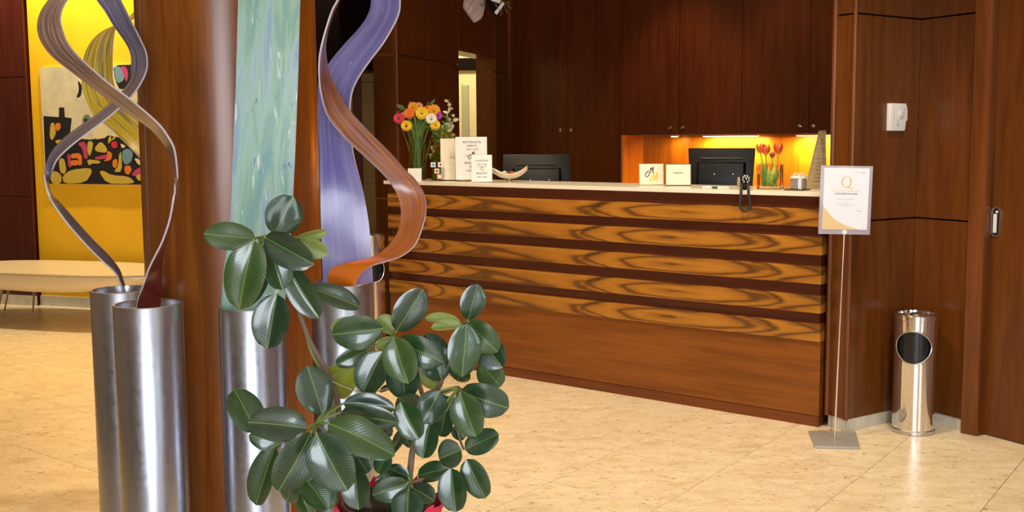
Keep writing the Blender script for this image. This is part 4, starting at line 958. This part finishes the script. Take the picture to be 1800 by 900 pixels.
# foliage sprigs
def sprig(parent,name,pts,nl,ls,m,lm,seed,wid=.35,r0=.002):
    rnd=random.Random(seed); mb=MB(); p=catmull([tuple(q) for q in pts],5); mb.tube(p,r0,6,0)
    for k in range(nl):
        i=int(len(p)*(.25+.7*k/nl)); i=min(i,len(p)-2); b=Vector(p[i]); t=(Vector(p[i+1])-b).normalized()
        a=Vector((rnd.uniform(-1,1),rnd.uniform(-1,.5),rnd.uniform(-.3,.8))).normalized(); d=(a+t*.5).normalized(); s=d.cross(Vector((rnd.uniform(-1,1),1,rnd.uniform(-.5,.5)))).normalized()
        l_=ls*rnd.uniform(.7,1.2); w_=l_*wid
        mb.add([b,b+d*l_*.4+s*w_*.5,b+d*l_*.75+s*w_*.35,b+d*l_,b+d*l_*.75-s*w_*.35,b+d*l_*.4-s*w_*.5,b+d*l_*.5+d.cross(s)*w_*.15],[(0,1,6),(1,2,6),(2,3,6),(3,4,6),(4,5,6),(5,0,6)],1)
    return obj(name,mb,[m,lm],parent)
mb=MB(); rg=random.Random(5)
for k in range(34):
    a=rg.uniform(0,6.28); b_=rg.uniform(0,6.28); ra=rg.uniform(0,.040); rb=rg.uniform(.01,.05)
    p0_=PV+Vector((ra*math.cos(a),ra*math.sin(a),.013)); p1_=PV+Vector((rb*.8*math.cos(b_),rb*.8*math.sin(b_),.30)); p2_=PV+Vector((rb*1.9*math.cos(b_),rb*1.2*math.sin(b_),.36+rg.uniform(-.03,.06)))
    mb.tube(catmull([tuple(p0_),tuple(p1_),tuple(p2_)],4),rg.uniform(.003,.0045),5)
sb=obj('stem_bundle',mb,mat('bundle_green',(.13,.26,.04),.45),va); sb['kind']='stuff'
sprig(va,'leaf_sprig',[PV+Vector((0,0,.02)),PV+Vector((0,0,.3)),at(725,195,YV),at(697,197,YV+.02)],5,.07,M_stem,M_fol,3,.4)
sprig(va,'leaf_sprig',[PV+Vector((0,0,.02)),PV+Vector((.01,0,.3)),at(745,200,YV+.03),at(760,178,YV+.06)],7,.06,M_stem,M_fol,4,.35)
# olive glass vase with greenery
PO=cpx(779,.23,CT); YO=PO.y; ko=YO/1808
vo=thing('glass_vase','wide olive tinted glass vase with greenery right of the gerbera vase','vase',PO)
ro_=21*ko; ho=.27
mb=MB(); mb.lathe([(.0001,0),(ro_,0),(ro_,ho),(ro_-.004,ho),(ro_-.004,.008),(.0001,.008)],PO,40,cap=False); obj('glass_body',mb,M_gglass,vo)
mo=mat('olive_water',(.30,.27,.05),.2); mb=MB(); mb.lathe([(.0001,.0085),(ro_-.005,.0085),(ro_-.005,.125),(.0001,.125)],PO,32,cap=False); obj('water',mb,mo,vo)
m_oliv=mat('moss_leaf',(.26,.30,.06),.5)
for k,(x,y,n_l,ls,lm) in enumerate(((790,174,10,.05,M_pfol),(799,203,8,.05,M_pfol),(792,222,7,.045,M_pfol),(783,230,12,.07,M_fol),(770,234,12,.07,M_fol),(795,236,9,.06,mat('yellow_leaf',(.55,.35,.03),.5)),(786,205,9,.035,M_fol),(776,250,14,.065,mat('olive_leaf',(.22,.24,.06),.5)),(766,285,16,.06,m_oliv),(786,290,16,.06,m_oliv),(790,262,14,.05,m_oliv),(768,262,14,.06,mat('ochre_leaf',(.35,.22,.06),.5)))):
    a=k*.8; sprig(vo,'greenery_sprig',[PO+Vector((.02*math.cos(a),.02*math.sin(a),.012)),PO+Vector((.02*math.cos(a),.02*math.sin(a),.15)),(PO+Vector((.02*math.cos(a),.01,.26))).lerp(at(x,y,YO),.35),at(x,y,YO-.02)],n_l+5,ls,M_stem,lm,20+k,.5)
for k,(x,y,sz) in enumerate(((784,177,5),(790,184,6),(794,191,4.5),(786,198,5),(797,203,5),(790,210,5.5),(800,212,4.5),(785,217,4),(795,221,5),(789,230,4.5))):
    c=at(x,y,YO-.03+.012*(k%3)); mb=MB(); e=sz*ko*.62
    for q in range(5):
        a=2*math.pi*q/5+k; u_=Vector((math.cos(a),-.35,math.sin(a))).normalized(); v_=u_.cross(Vector((0,1,0))).normalized()
        mb.add([c,c+u_*e*.6+v_*e*.32,c+u_*e*1.15,c+u_*e*.6-v_*e*.32,c+u_*e*.6+Vector((0,-e*.2,0))],[(0,1,4),(1,2,4),(2,3,4),(3,0,4)])
    obj('pale_blossom',mb,M_pfol,vo)
# stickers on glass: small stand with four square stickers + white box
Pk=cpx(768,.075,CT); yk=Pk.y; ks_=yk/1808
st_=thing('sticker_card','clear card with four small square stickers in front of the olive vase','card',Pk)
Mk=frameM(Pk,toc(768),0); mb=MB(); mb.box(-14*ks_,14*ks_,.001,36*ks_,-.002,0,0,Mk); obj('card',mb,M_acr,st_,smooth=False)
for (dx,dy,m_,ic) in ((-6.5,29,mat('sticker_blue',(.62,.74,.82),.5),mat('blue_print',(.08,.20,.45),.5)),(6.5,29,M_white,mat('red_print',(.45,.04,.05),.5)),(0,18,mat('sticker_cream',(.85,.75,.50),.5),mat('brown_dot',(.30,.05,.03),.5)),(4.5,8,mat('sticker_orange',(.80,.42,.25),.5),M_white)):
    mb=MB(); c=(dx*ks_,dy*ks_); e=4.2*ks_; mb.box(c[0]-e,c[0]+e,c[1]-e,c[1]+e,.0004,.0012,0,Mk); mb.lathe([(.0001,.0013),(e*.5,.0013),(e*.5,.0018),(.0001,.0018)],(c[0],c[1],0),12,1,Mk,cap=False); obj('sticker',mb,[m_,ic],st_,smooth=False)
Pw=cpx(729,.03,CT); kw=Pw.y/1808; mb=MB(); mb.box(-12*kw,12*kw,0,22*kw,-.05,0,0,frameM(Pw,toc(729),0)); tag(obj('white_box',mb,M_white,loc=Pw,bevel=.001),'small plain white box at the foot of the gerbera vase','box')
# tulips in a square glass vase
PT=cpx(1354,.20,CT); kt=PT.y/1808
vt=thing('glass_vase','square clear glass vase holding orange tulips at the right of the counter','vase',PT)
glassbox(vt,PT,23.5*kt*.92,.055,43*kt,.004,M_glass,.075,G1ROT+math.pi+.25)
m_tl=fm('tulip_petal',(.62,.10,.02)); m_tf=mat('tulip_leaf',(.16,.32,.04),.4); m_tl2=mat('tulip_pale_leaf',(.55,.62,.12),.4)
for k,(x,y,s,lb) in enumerate(((1337,262,1.0,'left orange tulip in the square vase'),(1346,264,1.0,'second orange tulip, close beside the left one'),(1357.5,273,.6,'small dark tulip bud between the open ones'),(1368,262,1.05,'right orange tulip, tallest in the square vase'))):
    P=at(x,y,PT.y+(.02 if k==0 else 0)); t=thing('tulip',lb,'flower',P); r=8.0*kt*s; mb=MB()
    for q in range(6):
        a=2*math.pi*q/6+.3; M=Matrix.Translation(P)@Matrix.Rotation(a,4,'Z'); rr=r*(1 if q%2 else .92); hh_=15.5*kt*s
        V=[];F=[]
        for i in range(7):
            u=i/6; rad=rr*math.sin(min(1,.12+u*.95)*math.pi*.62)*(1.05 if u<.7 else 1.05-.9*(u-.7)); ww=.62*math.sin(math.pi*(.08+.88*u))
            for j in (-1,0,1): V.append((rad*math.cos(j*ww),rad*math.sin(j*ww),-hh_*.62+hh_*1.3*u))
        for i in range(6):
            for j in range(2): F.append((i*3+j,(i+1)*3+j,(i+1)*3+j+1,i*3+j+1))
        mb.add(V,F,0,M)
    obj('petals',mb,m_tl if k!=2 else fm('tulip_bud',(.30,.05,.03)),t)
    mb=MB(); tgt=PT+Vector((.02*(k-1.5),0,.01)); mb.tube(catmull([tuple(P-Vector((0,0,8*kt*s))),tuple(P.lerp(tgt,.4)+Vector((0,0,.005))),tuple(tgt)],6),.003,6); obj('stem',mb,m_tf,t)
for k,(x,y,c,sd) in enumerate(((1341,283,m_tf,31),(1347,280,m_tf,32),(1352,290,m_tl2,33),(1364,285,m_tl2,34),(1372,297,m_tf,35),(1360,312,m_tf,36),(1344,312,m_tl2,37))):
    tip=at(x,y,PT.y-.02); b=PT+Vector((.012*(k-3),.0,.012)); d=tip-b; s=d.cross(Vector((0,1,0))).normalized()*.011; mb=MB(); nrm=Vector((0,-.006,0))
    mb.add([b-s*.5,b+s*.5,b+d*.5+s,b+d*.5-s,tip,b+d*.5+nrm],[(0,1,5),(1,2,5),(2,4,5),(4,3,5),(3,0,5)]); obj('tulip_leaf',mb,c,vt)
# ribboned clear box on dark tray
PJ=cpx(1404,.12,CT); kj=PJ.y/1808
tr_=MB(); tr_.box(-19*kj,15*kj,-.05,.05,0,.006,0,Matrix.Translation(PJ)@Matrix.Rotation(G1ROT+math.pi,4,'Z')); to=obj('small_tray',tr_,mat('brown_tray',(.08,.05,.03),.3),loc=PJ); tag(to,'thin dark tray on the counter under the ribboned box','tray')
gb=thing('gift_box','small grey box tied with pale ribbon, right of the tulips','box',PJ+Vector((0,0,.006))); PJ2=PJ+Vector((0,0,.006))
mb=MB(); mb.lathe([(13*kj,0),(14*kj,.003),(14*kj,.05),(13*kj,.052)],PJ2,28); obj('box_body',mb,mat('grey_clear_box',(.34,.33,.33),.15,.3),gb)
mb=MB(); mb.lathe([(14.8*kj,.052),(14.8*kj,.064),(12*kj,.066)],PJ2,28); obj('lid',mb,M_wplast,gb)
mb=MB(); mb.box(-.005,.005,-14.8*kj,-14.2*kj,0,.066,0,Matrix.Translation(PJ2)); mb.tube(catmull([tuple(PJ2+Vector(v)) for v in ((-.03,-.01,.070),(-.012,-.012,.078),(0,-.01,.070),(.012,-.012,.078),(.03,-.01,.069))],5),.003,6); obj('ribbon_bow',mb,mat('ribbon_white',(.72,.70,.66),.3),gb)

# ================================================================ LOUNGE: painting, bench
pp=[onY(72,121,.03),onY(268,111,.03),onY(268,324,.03),onY(85,324,.03)]
# upright canvas in the plane of the yellow wall
x0=(onY(76,250,.03)); z1=onY(160,115.5,.03).z; z0=onY(160,324,.03).z
wP=(onY(300,250,.03)-x0); dirP=wP.normalized(); Wp=(onY(345,250,.03)-x0).length; Hp=z1-z0
pc=x0.copy(); pc.z=z0
PM=Matrix(((dirP.x,0,-NY.x,pc.x),(dirP.y,0,-NY.y,pc.y),(0,1,0,pc.z),(0,0,0,1)))
pa=thing('painting','abstract canvas with black ground and bright shapes on the yellow wall','painting',pc)
mb=MB(); mb.box(0,Wp,0,Hp,-.028,0,0,PM)
mcv=mat('canvas_cream',(.66,.60,.40),.7); L(mcv,ramp(mcv,noise(mcv,coords(mcv,(4,4,4)),1.2,4,.6),[(.35,(.50,.48,.36)),(.6,(.68,.62,.42))]),bsdf(mcv).inputs['Base Color'])
obj('canvas',mb,mcv,pa,smooth=False)
pk_=dict(K=mat('paint_black',(.012,.012,.014),.5),Y=mat('paint_ochre',(.55,.42,.06),.5),R=mat('paint_red',(.60,.03,.05),.5),O=mat('paint_orange',(.72,.20,.03),.5),B=mat('paint_blue',(.16,.30,.42),.5),P=mat('paint_magenta',(.50,.05,.16),.5),G=mat('paint_green',(.14,.22,.10),.5),C=mat('paint_cream',(.70,.62,.38),.5))
pn=list(pk_); 
def pxy(x,y):   # position on the canvas of a mark seen at zoom coordinates
    P=onY(x/2.647,y/2.647,.03); v=P-pc; return (v.dot(dirP), v.z)
shapes=[('K',[(203,540),(275,545),(276,500),(300,500),(303,545),(335,550),(325,640),(420,650),(480,640),(500,630),(560,640),(640,700),(690,770),(760,760),(760,870),(215,860)]),
('K',[(526,300),(640,298),(700,300),(760,330),(760,420),(600,400),(560,420),(540,380)]),('K',[(362,370),(385,400),(378,450),(355,455),(370,420)]),
('B',[(530,312),(560,308),(580,340),(578,375),(545,390)]),('P',[(560,308),(590,310),(600,350),(590,385),(578,350)]),('C',[(420,600),(470,560),(505,600),(500,640),(440,650)]),
('Y',[(236,575),(252,568),(258,600),(262,620),(245,655),(232,640)]),('O',[(258,575),(280,570),(285,595),(270,612),(258,600)]),('Y',[(258,652),(310,648),(322,658),(300,672),(262,668)]),
('P',[(360,668),(400,655),(412,740),(392,738),(385,690)]),('O',[(330,715),(380,712),(384,768),(366,770),(366,735),(330,738)]),('P',[(314,716),(326,716),(338,778),(318,778)]),('O',[(330,745),(368,745),(366,770),(330,770)]),
('Y',[(410,655),(436,660),(430,700),(418,730),(406,700)]),('Y',[(440,690),(470,655),(500,690),(498,712),(450,706)]),('P',[(438,732),(500,718),(516,716),(512,736),(450,744)]),('O',[(500,700),(524,712),(520,745),(480,752),(500,735)]),
('Y',[(404,740),(470,748),(465,762),(430,760),(415,772)]),('R',[(518,662),(540,655),(550,670),(545,690),(522,688)]),('Y',[(505,640),(520,632),(518,655),(540,645),(535,630),(505,675)]),('B',[(570,700),(600,690),(622,710),(612,755),(585,768),(570,745)]),
('O',[(526,745),(545,738),(550,765),(535,785),(524,770)]),('Y',[(555,720),(566,700),(570,800),(530,800),(552,770)]),('O',[(580,772),(605,768),(616,790),(600,815),(582,805)]),('P',[(612,815),(630,790),(668,772),(672,790),(640,822)]),('Y',[(630,820),(660,805),(685,800),(680,825),(650,845)]),
('Y',[(290,820),(330,790),(420,780),(432,800),(400,850),(300,856)]),('Y',[(235,800),(262,795),(290,815),(286,856),(240,856)]),('Y',[(275,740),(300,735),(312,790),(300,812),(280,800)]),('Y',[(462,800),(480,792),(520,815),(600,820),(632,850),(590,856),(500,854)]),('C',[(560,665),(590,680),(570,692)]),('C',[(625,735),(650,740),(668,770),(645,768)]),
('G',[(383,560),(395,535),(415,532),(425,550),(415,580),(395,588)]),('K',[(392,560),(402,548),(410,556),(400,572)]),('K',[(630,490),(650,470),(680,480),(676,486),(650,478),(636,495)])]
mb=MB()
for li,(cc_,poly) in enumerate(shapes):
    pts=[pxy(a,b) for a,b in poly]; pts=[(max(.002,min(Wp-.002,a)),max(.002,min(Hp-.002,b))) for a,b in pts]
    # smooth the outline
    if len(pts)<14:
        sm=[]; n=len(pts)
        for i in range(n):
            a,b=pts[i],pts[(i+1)%n]; sm+= [(a[0]*.78+b[0]*.22,a[1]*.78+b[1]*.22),(a[0]*.22+b[0]*.78,a[1]*.22+b[1]*.78)]
        pts=sm
    mb.add([(a,b,.0006+.00012*li) for a,b in pts],[tuple(range(len(pts)))],pn.index(cc_),PM)
obj('painted_shapes',mb,[pk_[k] for k in pn],pa,smooth=False)
# bench: boat shaped cushion on splayed steel legs
BF=onY(100,400,.30); 
be=[]
bz0,bz1=.27,.415
c_b=fl(112,568); bc_=Vector((at(118,480,7.95).x,7.95,0))
dB_=az(-74); dBn=Vector((-dB_.y,dB_.x,0)); dBn = dBn if dBn.y>0 else -dBn
bn_=thing('lounge_bench','low cream leather bench with a boat shaped seat below the painting','bench',bc_)
mb=MB(); Lb=.98; Wb=.40; nu=40; V=[];F=[]; rings=[]
lay=[(0.90,0.0),(.97,.018),(1.0,.045),(1.0,.075),(.992,.088),(.97,.097)]
for s_k,(sc,_z) in enumerate(lay):
    for i in range(nu):
        a=2*math.pi*i/nu; ca,sa=math.cos(a),math.sin(a); e=.62
        x=Lb*math.copysign(abs(ca)**e,ca)*(sc if s_k<2 else 1-(1-sc)*.4); y=Wb*math.copysign(abs(sa)**.8,sa)*sc
        tz=_z/.097; x_=x/Lb
        zb=bz0+.075*abs(x_)**2.2; zt=bz1-.004*abs(x_); z=zb+(zt-zb)*tz
        P=bc_+dB_*x+dBn*y; V.append((P.x,P.y,z))
for k in range(len(lay)-1):
    for i in range(nu): F.append((k*nu+i,k*nu+(i+1)%nu,(k+1)*nu+(i+1)%nu,(k+1)*nu+i))
F.append(tuple(range(nu-1,-1,-1))); F.append(tuple(len(V)-nu+i for i in range(nu)))
mb.add(V,F); obj('seat',mb,M_leather,bn_)
mb=MB(); ring=[V[4*nu+i] for i in range(nu)]; ring.append(ring[0]); mb.tube([(p[0],p[1],p[2]+.001) for p in ring],.0035,6); obj('piping',mb,M_seam,bn_)
for (tx,ty,fx,fy,yy) in ((7,509,-6,560,7.85),(21,513,8,546,8.15),(63,519,58,548,8.12),(240,524,250,550,8.1),(215,524,226,566,7.85)):
    top=at(tx,ty,yy-.05); top.z=bz0+.05; ft=fl(fx,fy); mb=MB(); mb.tube([(top.x,top.y,top.z),(ft.x,ft.y,.002)],[.011,.006],10); obj('leg',mb,M_metal,bn_)

# ================================================================ HANGING LAMP over the counter
PHg=at(858,-14,6.6)
hl=thing('hanging_lamp','dark wire ceiling lamp with a ribbed frosted shade and a white rod','lamp',(PHg.x,PHg.y,3.4))
mb=MB(); mb.tube([(PHg.x,PHg.y,3.4),tuple(PHg)],.004,8); mb.ell(PHg,.03,.03,.02,0); mb.lathe([(.05,3.38),(.05,3.4)],(PHg.x,PHg.y,0),20); obj('suspension',mb,M_plastic2,hl)
m_sh=mat('frosted_shade',(.55,.42,.42),.35); bsdf(m_sh).inputs['Transmission Weight'].default_value=.3
A=at(848,-8,6.6); B=at(824,27,6.58); mb=MB(); V=[];F=[]; ax=(B-A); axn=ax.normalized(); s1_=axn.cross(Vector((0,1,0))).normalized(); s2_=axn.cross(s1_)
nr=24; steps=7
for i in range(steps+1):
    u=i/steps; rad=(.018+.055*math.sin(u*math.pi*.62))*(1-.25*max(0,u-.7)/.3)
    for k in range(nr):
        a=2*math.pi*k/nr; rr=rad*(1+.10*(1 if k%2 else -1)); P=A+ax*(u*(1+.12*math.cos(a)))+s1_*rr*math.cos(a)+s2_*rr*.5*math.sin(a); V.append(P)
for i in range(steps):
    for k in range(nr): F.append((i*nr+k,i*nr+(k+1)%nr,(i+1)*nr+(k+1)%nr,(i+1)*nr+k))
mb.add(V,F); obj('ribbed_shade',mb,m_sh,hl,smooth=False)
mb=MB(); A=at(856,-10,6.6); V=[];F=[]
for k in range(6):
    t=k/5; P=at(838+14*t,-6,6.6); Q=at(842+10*t,12-7*abs(t-.5),6.56+.01*(k%2)); V+=[P,Q]
for k in range(5): F.append((2*k,2*k+2,2*k+3,2*k+1))
mb.add(V,F); mb.add([Vector(v)+Vector((0,.003,0)) for v in V],F); obj('folded_shade',mb,mat('grey_fabric',(.22,.21,.19),.7),hl,smooth=False)
mb=MB(); mb.tube([at(885,5,6.55),at(871,24,6.55)],[.010,.012],12); mb.tube([at(865,-2,6.57),at(880,3,6.56)],.014,10); obj('rod',mb,M_wplast,hl,label='white rod')
mb=MB(); mb.prism([(p.x,p.z) for p in (at(853,-5,6.6),at(880,0,6.6),at(876,22,6.6),at(870,28,6.6),at(860,18,6.6))],-6.63,-6.60,0,Matrix.Rotation(AZ(90),4,'X')); obj('dark_body',mb,M_black,hl,smooth=False)
mb=MB()
for (a,b,c,d) in ((872,4,874,14),(886,6,900,15),(885,7,892,24),(880,1,897,6),(868,5,878,18),(884,8,880,28)): mb.tube([at(a,b,6.56),at(c,d,6.53)],.0018,5)
obj('wires',mb,mat('wire_grey',(.20,.17,.15),.5),hl)

# ================================================================ POTTED RUBBER PLANT
PX=at(683,890,2.2); pot=Vector((PX.x,2.2,0)); zr=at(683,874,2.2).z
plant=thing('potted_rubber_plant','big glossy rubber plant in a red wrapped pot standing before the steel cylinders','plant',pot)
mb=MB(); mb.lathe([(.075,0),(.078,.004),(.098,zr-.03),(.104,zr-.03),(.104,zr-.006),(.096,zr-.006),(.094,zr-.05)],pot,40,cap=False); mb.lathe([(.0001,.001),(.075,.001)],pot,40,cap=False); obj('planter',mb,M_pot,plant)
mb=MB(); nseg=60; V=[];F=[]
for lay_ in range(7):
    u=lay_/6
    for i in range(nseg):
        a=2*math.pi*i/nseg; fr_=1 if i%2 else -1
        rr=(.082+.022*u)+.004+.0035*fr_*(.4+u)+.016*max(0,u-.83)/.17*(1+.5*math.sin(5*a)); z=zr*(.45+.545*u)+ (.010*math.sin(7*a)+.004*fr_)*max(0,u-.83)/.17
        V.append((pot.x+rr*math.cos(a),pot.y+rr*math.sin(a),z))
for k in range(6):
    for i in range(nseg): F.append((k*nseg+i,k*nseg+(i+1)%nseg,(k+1)*nseg+(i+1)%nseg,(k+1)*nseg+i))
mb.add(V,F); obj('foil_wrap',mb,M_foil,plant,label='crumpled red foil wrap')
mb=MB(); mb.lathe([(.0001,zr-.02),(.094,zr-.024)],pot,32,cap=False); obj('soil',mb,M_soil,plant)
def stem(pts,r0,r1,m,name='stem'):
    P=[tuple(at(x,y,Y)) for x,y,Y in pts]; P=catmull(P,5); n=len(P); mb=MB(); mb.tube(P,[r0+(r1-r0)*i/(n-1)*1.0 for i in range(n)],8); return obj(name,mb,m,plant)
def stemsoil(x,Y): return (x,893,Y)
stem([(652,900,2.2),(622,830,2.19),(600,760,2.2),(594,710,2.22),(588,685,2.24),(567,640,2.25),(545,600,2.24),(530,560,2.23),(500,480,2.22),(470,430,2.2),(456,418,2.2)],.008,.0035,M_bark)
stem([(530,560,2.24),(548,620,2.25),(566,650,2.26)],.003,.004,M_petiole,'branch')
stem([(594,715,2.22),(580,722,2.16),(566,735,2.10),(554,750,2.05)],.005,.004,M_petiole,'branch')
stem([(706,900,2.2),(718,855,2.2),(724,800,2.2),(732,760,2.22),(748,715,2.23),(765,695,2.22),(790,684,2.2),(806,681,2.18)],.008,.004,M_bark)
stem([(748,715,2.24),(735,670,2.27),(715,630,2.27),(700,605,2.25),(692,590,2.22)],.006,.0035,M_bark,'branch')
stem([(765,695,2.25),(780,660,2.28),(800,620,2.28),(812,590,2.26),(815,570,2.24)],.006,.0035,M_bark,'branch')
stem([(805,682,2.2),(803,720,2.22),(805,760,2.23),(815,790,2.2)],.004,.0025,M_bark,'branch')
stem([(724,800,2.24),(722,830,2.2),(721,849,2.15)],.005,.004,M_petiole,'branch')
stem([(721,849,2.17),(745,842,2.18),(770,838,2.19),(793,823,2.19)],.004,.0025,M_bark,'branch')
mb=MB(); mb.tube([tuple(at(x,y,Y)) for x,y,Y in ((569,661,2.23),(572,665,2.23),(605,680,2.24),(640,693,2.26),(735,670,2.27))],.0013,6); mb.tube(catmull([tuple(at(x,y,Y)) for x,y,Y in ((568,655,2.24),(575,660,2.22),(572,670,2.22),(565,664,2.24),(568,655,2.24))],4),.0015,6); obj('tie_string',mb,mat('string_white',(.65,.6,.5),.7),plant)
# leaf variants: unit length along +Y, unit-ish width in X, curved; thin closed shell
def leaf_mesh(bend,fold,wave,tipw,seed):
    rnd=random.Random(seed); V=[];F=[]; ny,nx=16,8
    def hw(t): 
        return .5*(math.sin(math.pi*min(1,(t**.92)*.99))**.50)*(1+.10*(t-.5)) if 0<t<1 else 0
    for i in range(ny+1):
        t=i/ny; h=max(hw(t),.012 if i==0 else .003)
        
        for j in range(nx+1):
            u=-1+2*j/nx; x=h*u
            z=-bend*(t-.15)**2+fold*abs(x)**1.2+wave*math.sin(6*t+seed)*u*.5*h-.10*(u*u)**2*h
            V.append((x,t,z))
    n=len(V)
    for i in range(ny):
        for j in range(nx): a=i*(nx+1)+j; F.append((a,a+1,a+nx+2,a+nx+1))
    me=bpy.data.meshes.new('leaf'); me.from_pydata(V,[],F)
    for p in me.polygons: p.use_smooth=True
    me.materials.append(M_leaf); me.update(); return me
LV=[leaf_mesh(.22,.22,.10,1,1),leaf_mesh(.10,.35,.05,1,2),leaf_mesh(.35,.15,.16,1,3),leaf_mesh(.05,.12,.12,1,4)]
LVp=[]
for i,mm_ in enumerate((M_leafy,M_leafy2)):
    me=LV[1].copy(); me.materials[0]=mm_; LVp.append(me)
rl=random.Random(11)
def leaf(bx,by,tx,ty,w,Y,dT=None,roll=None,var=None,kind=0):
    if dT is None: dT=rl.uniform(-.035,.02)
    if var is None: var=rl.randrange(4)
    B=at(bx,by,Y); T=at(tx,ty,Y+dT); yv=T-B; Ln=yv.length; yv.normalize()
    Wapp=w*Y/1808; 
    Wapp*=1.06; Wr=max(Wapp*1.04,Ln*.46); 
    c=max(-1,min(1,Wapp/Wr)); ang=math.acos(c)
    if roll is None: roll=rl.choice((-1,1))
    toc_=(Vector((0,0,H))-(B+T)/2).normalized(); z0=(toc_-yv*toc_.dot(yv)).normalized()
    # glossy upper face turned a little towards the light above
    z=(Matrix.Rotation(ang*roll,3,yv)@z0).normalized(); x=yv.cross(z).normalized()
    me=(LV[var] if kind==0 else LVp[kind-1])
    M=Matrix(((x.x*Wr,yv.x*Ln,z.x*Ln,B.x),(x.y*Wr,yv.y*Ln,z.y*Ln,B.y),(x.z*Wr,yv.z*Ln,z.z*Ln,B.z),(0,0,0,1)))
    o=inst('leaf' if kind==0 else 'pale_leaf',me,plant,M); return B
hubs={1:(455,418,2.2),2:(554,746,2.05),3:(692,590,2.22),4:(815,570,2.24),5:(806,681,2.18),6:(721,849,2.15)}
pet=MB()
LEAVES={1:[(449,420,357,410,47,2.18),(446,422,415,543,68,2.13,-.03,1,0),(482,412,516,345,62,2.23,.02,1,3),(466,417,549,465,54,2.14,-.03,1,1),(474,436,498,509,50,2.17),(462,465,430,540,42,2.21),
  (524,417,575,407,18,2.24,0,1,1,1),(532,425,575,448,32,2.23,0,1,1,1),(505,468,559,560,46,2.19,-.02,1,1),(545,507,634,534,36,2.2,.0,-1,0),(487,517,468,613,62,2.18,-.02,1,1),(462,432,478,480,20,2.2,0,1,1,1)],
 2:[(450,760,414,681,56,2.14,.03),(540,753,437,738,60,2.03,-.03,1,0),(498,777,437,768,36,2.10),(547,760,492,869,66,1.99,-.03,-1,0),(484,784,445,890,46,2.09,0,1,1),(567,728,541,643,62,2.08,.02,1,3),(556,762,606,865,76,1.97,-.03,1,0),(577,744,689,789,62,1.99,-.04,-1,2),
  (599,725,700,744,40,2.07),(604,709,694,717,38,2.12),(655,737,692,765,26,2.12),(534,836,577,894,50,2.07),(520,848,498,886,36,2.1),(528,866,546,906,32,2.12),(578,848,584,895,34,2.11),(624,822,629,897,50,2.04,-.02,1,1),(622,793,647,832,38,2.08),(683,796,662,832,32,2.12),(548,775,560,860,60,2.08),(640,740,676,775,40,2.10)],
 3:[(673,577,583,592,58,2.18,-.02,-1,0),(625,563,580,578,22,2.22,0,1,1,1),(692,582,664,557,32,2.24,0,1,1,1),(697,582,744,509,52,2.2,0,1,3),(692,594,714,674,58,2.15,-.03,1,0),(700,597,773,640,50,2.2),(777,670,750,586,58,2.27,0,1,3),(673,618,636,690,56,2.19,-.02,1,1),(645,616,592,642,30,2.25),(628,640,591,700,40,2.26,0,1,1,2),(607,648,571,654,16,2.27,0,1,1,2),(708,635,709,701,58,2.22),(736,643,776,682,34,2.3,0,1,1,2),(690,594,661,614,18,2.23,0,1,1,1),(668,690,686,676,10,2.3)],
 4:[(823,562,840,500,42,2.24,0,1,3),(811,571,747,556,20,2.22,0,1,1,1),(811,572,757,574,20,2.2,0,1,1,1),(812,663,821,570,56,2.16,0,1,3),(823,565,870,621,48,2.2,-.02,1,2),(846,597,882,646,50,2.23),(846,638,877,681,46,2.25),(804,670,812,640,40,2.28)],
 5:[(810,687,890,722,56,2.15,-.02,1,2),(842,702,891,706,44,2.19),(809,691,833,768,56,2.11,-.03,1,0),(773,687,744,744,50,2.17),(704,706,735,773,48,2.14,-.02,1,1),(785,722,772,768,38,2.2),(757,740,742,806,44,2.18,-.02,1,1),(811,790,771,806,50,2.17),(817,790,876,762,42,2.19,0,-1,3),(820,807,851,878,46,2.17,-.02,1,0),(793,823,800,901,50,2.15,-.02,1,1),(788,824,732,834,36,2.18),(796,750,816,772,24,2.24),(707,752,692,806,18,2.26),(709,764,723,786,18,2.27),(735,720,700,700,44,2.2),(770,730,790,700,40,2.22)],
 6:[(717,849,655,873,42,2.12,-.02,-1,0),(718,838,681,823,28,2.15),(725,857,763,879,36,2.13),(718,862,714,915,56,2.10,-.03,1,0),(702,838,664,842,22,2.17),(712,870,690,905,36,2.16)]}
for h_,lst in LEAVES.items():
    hx,hy,hY=hubs[h_]; HB=at(hx,hy,hY)
    for q in lst:
        B=leaf(*q)
        if (B-HB).length<.12: pet=MB(); pet.tube(catmull([tuple(HB),tuple((HB+B)/2+Vector((0,0,.002))),tuple(B)],3),.0022,6); obj('petiole',pet,M_petiole,plant)
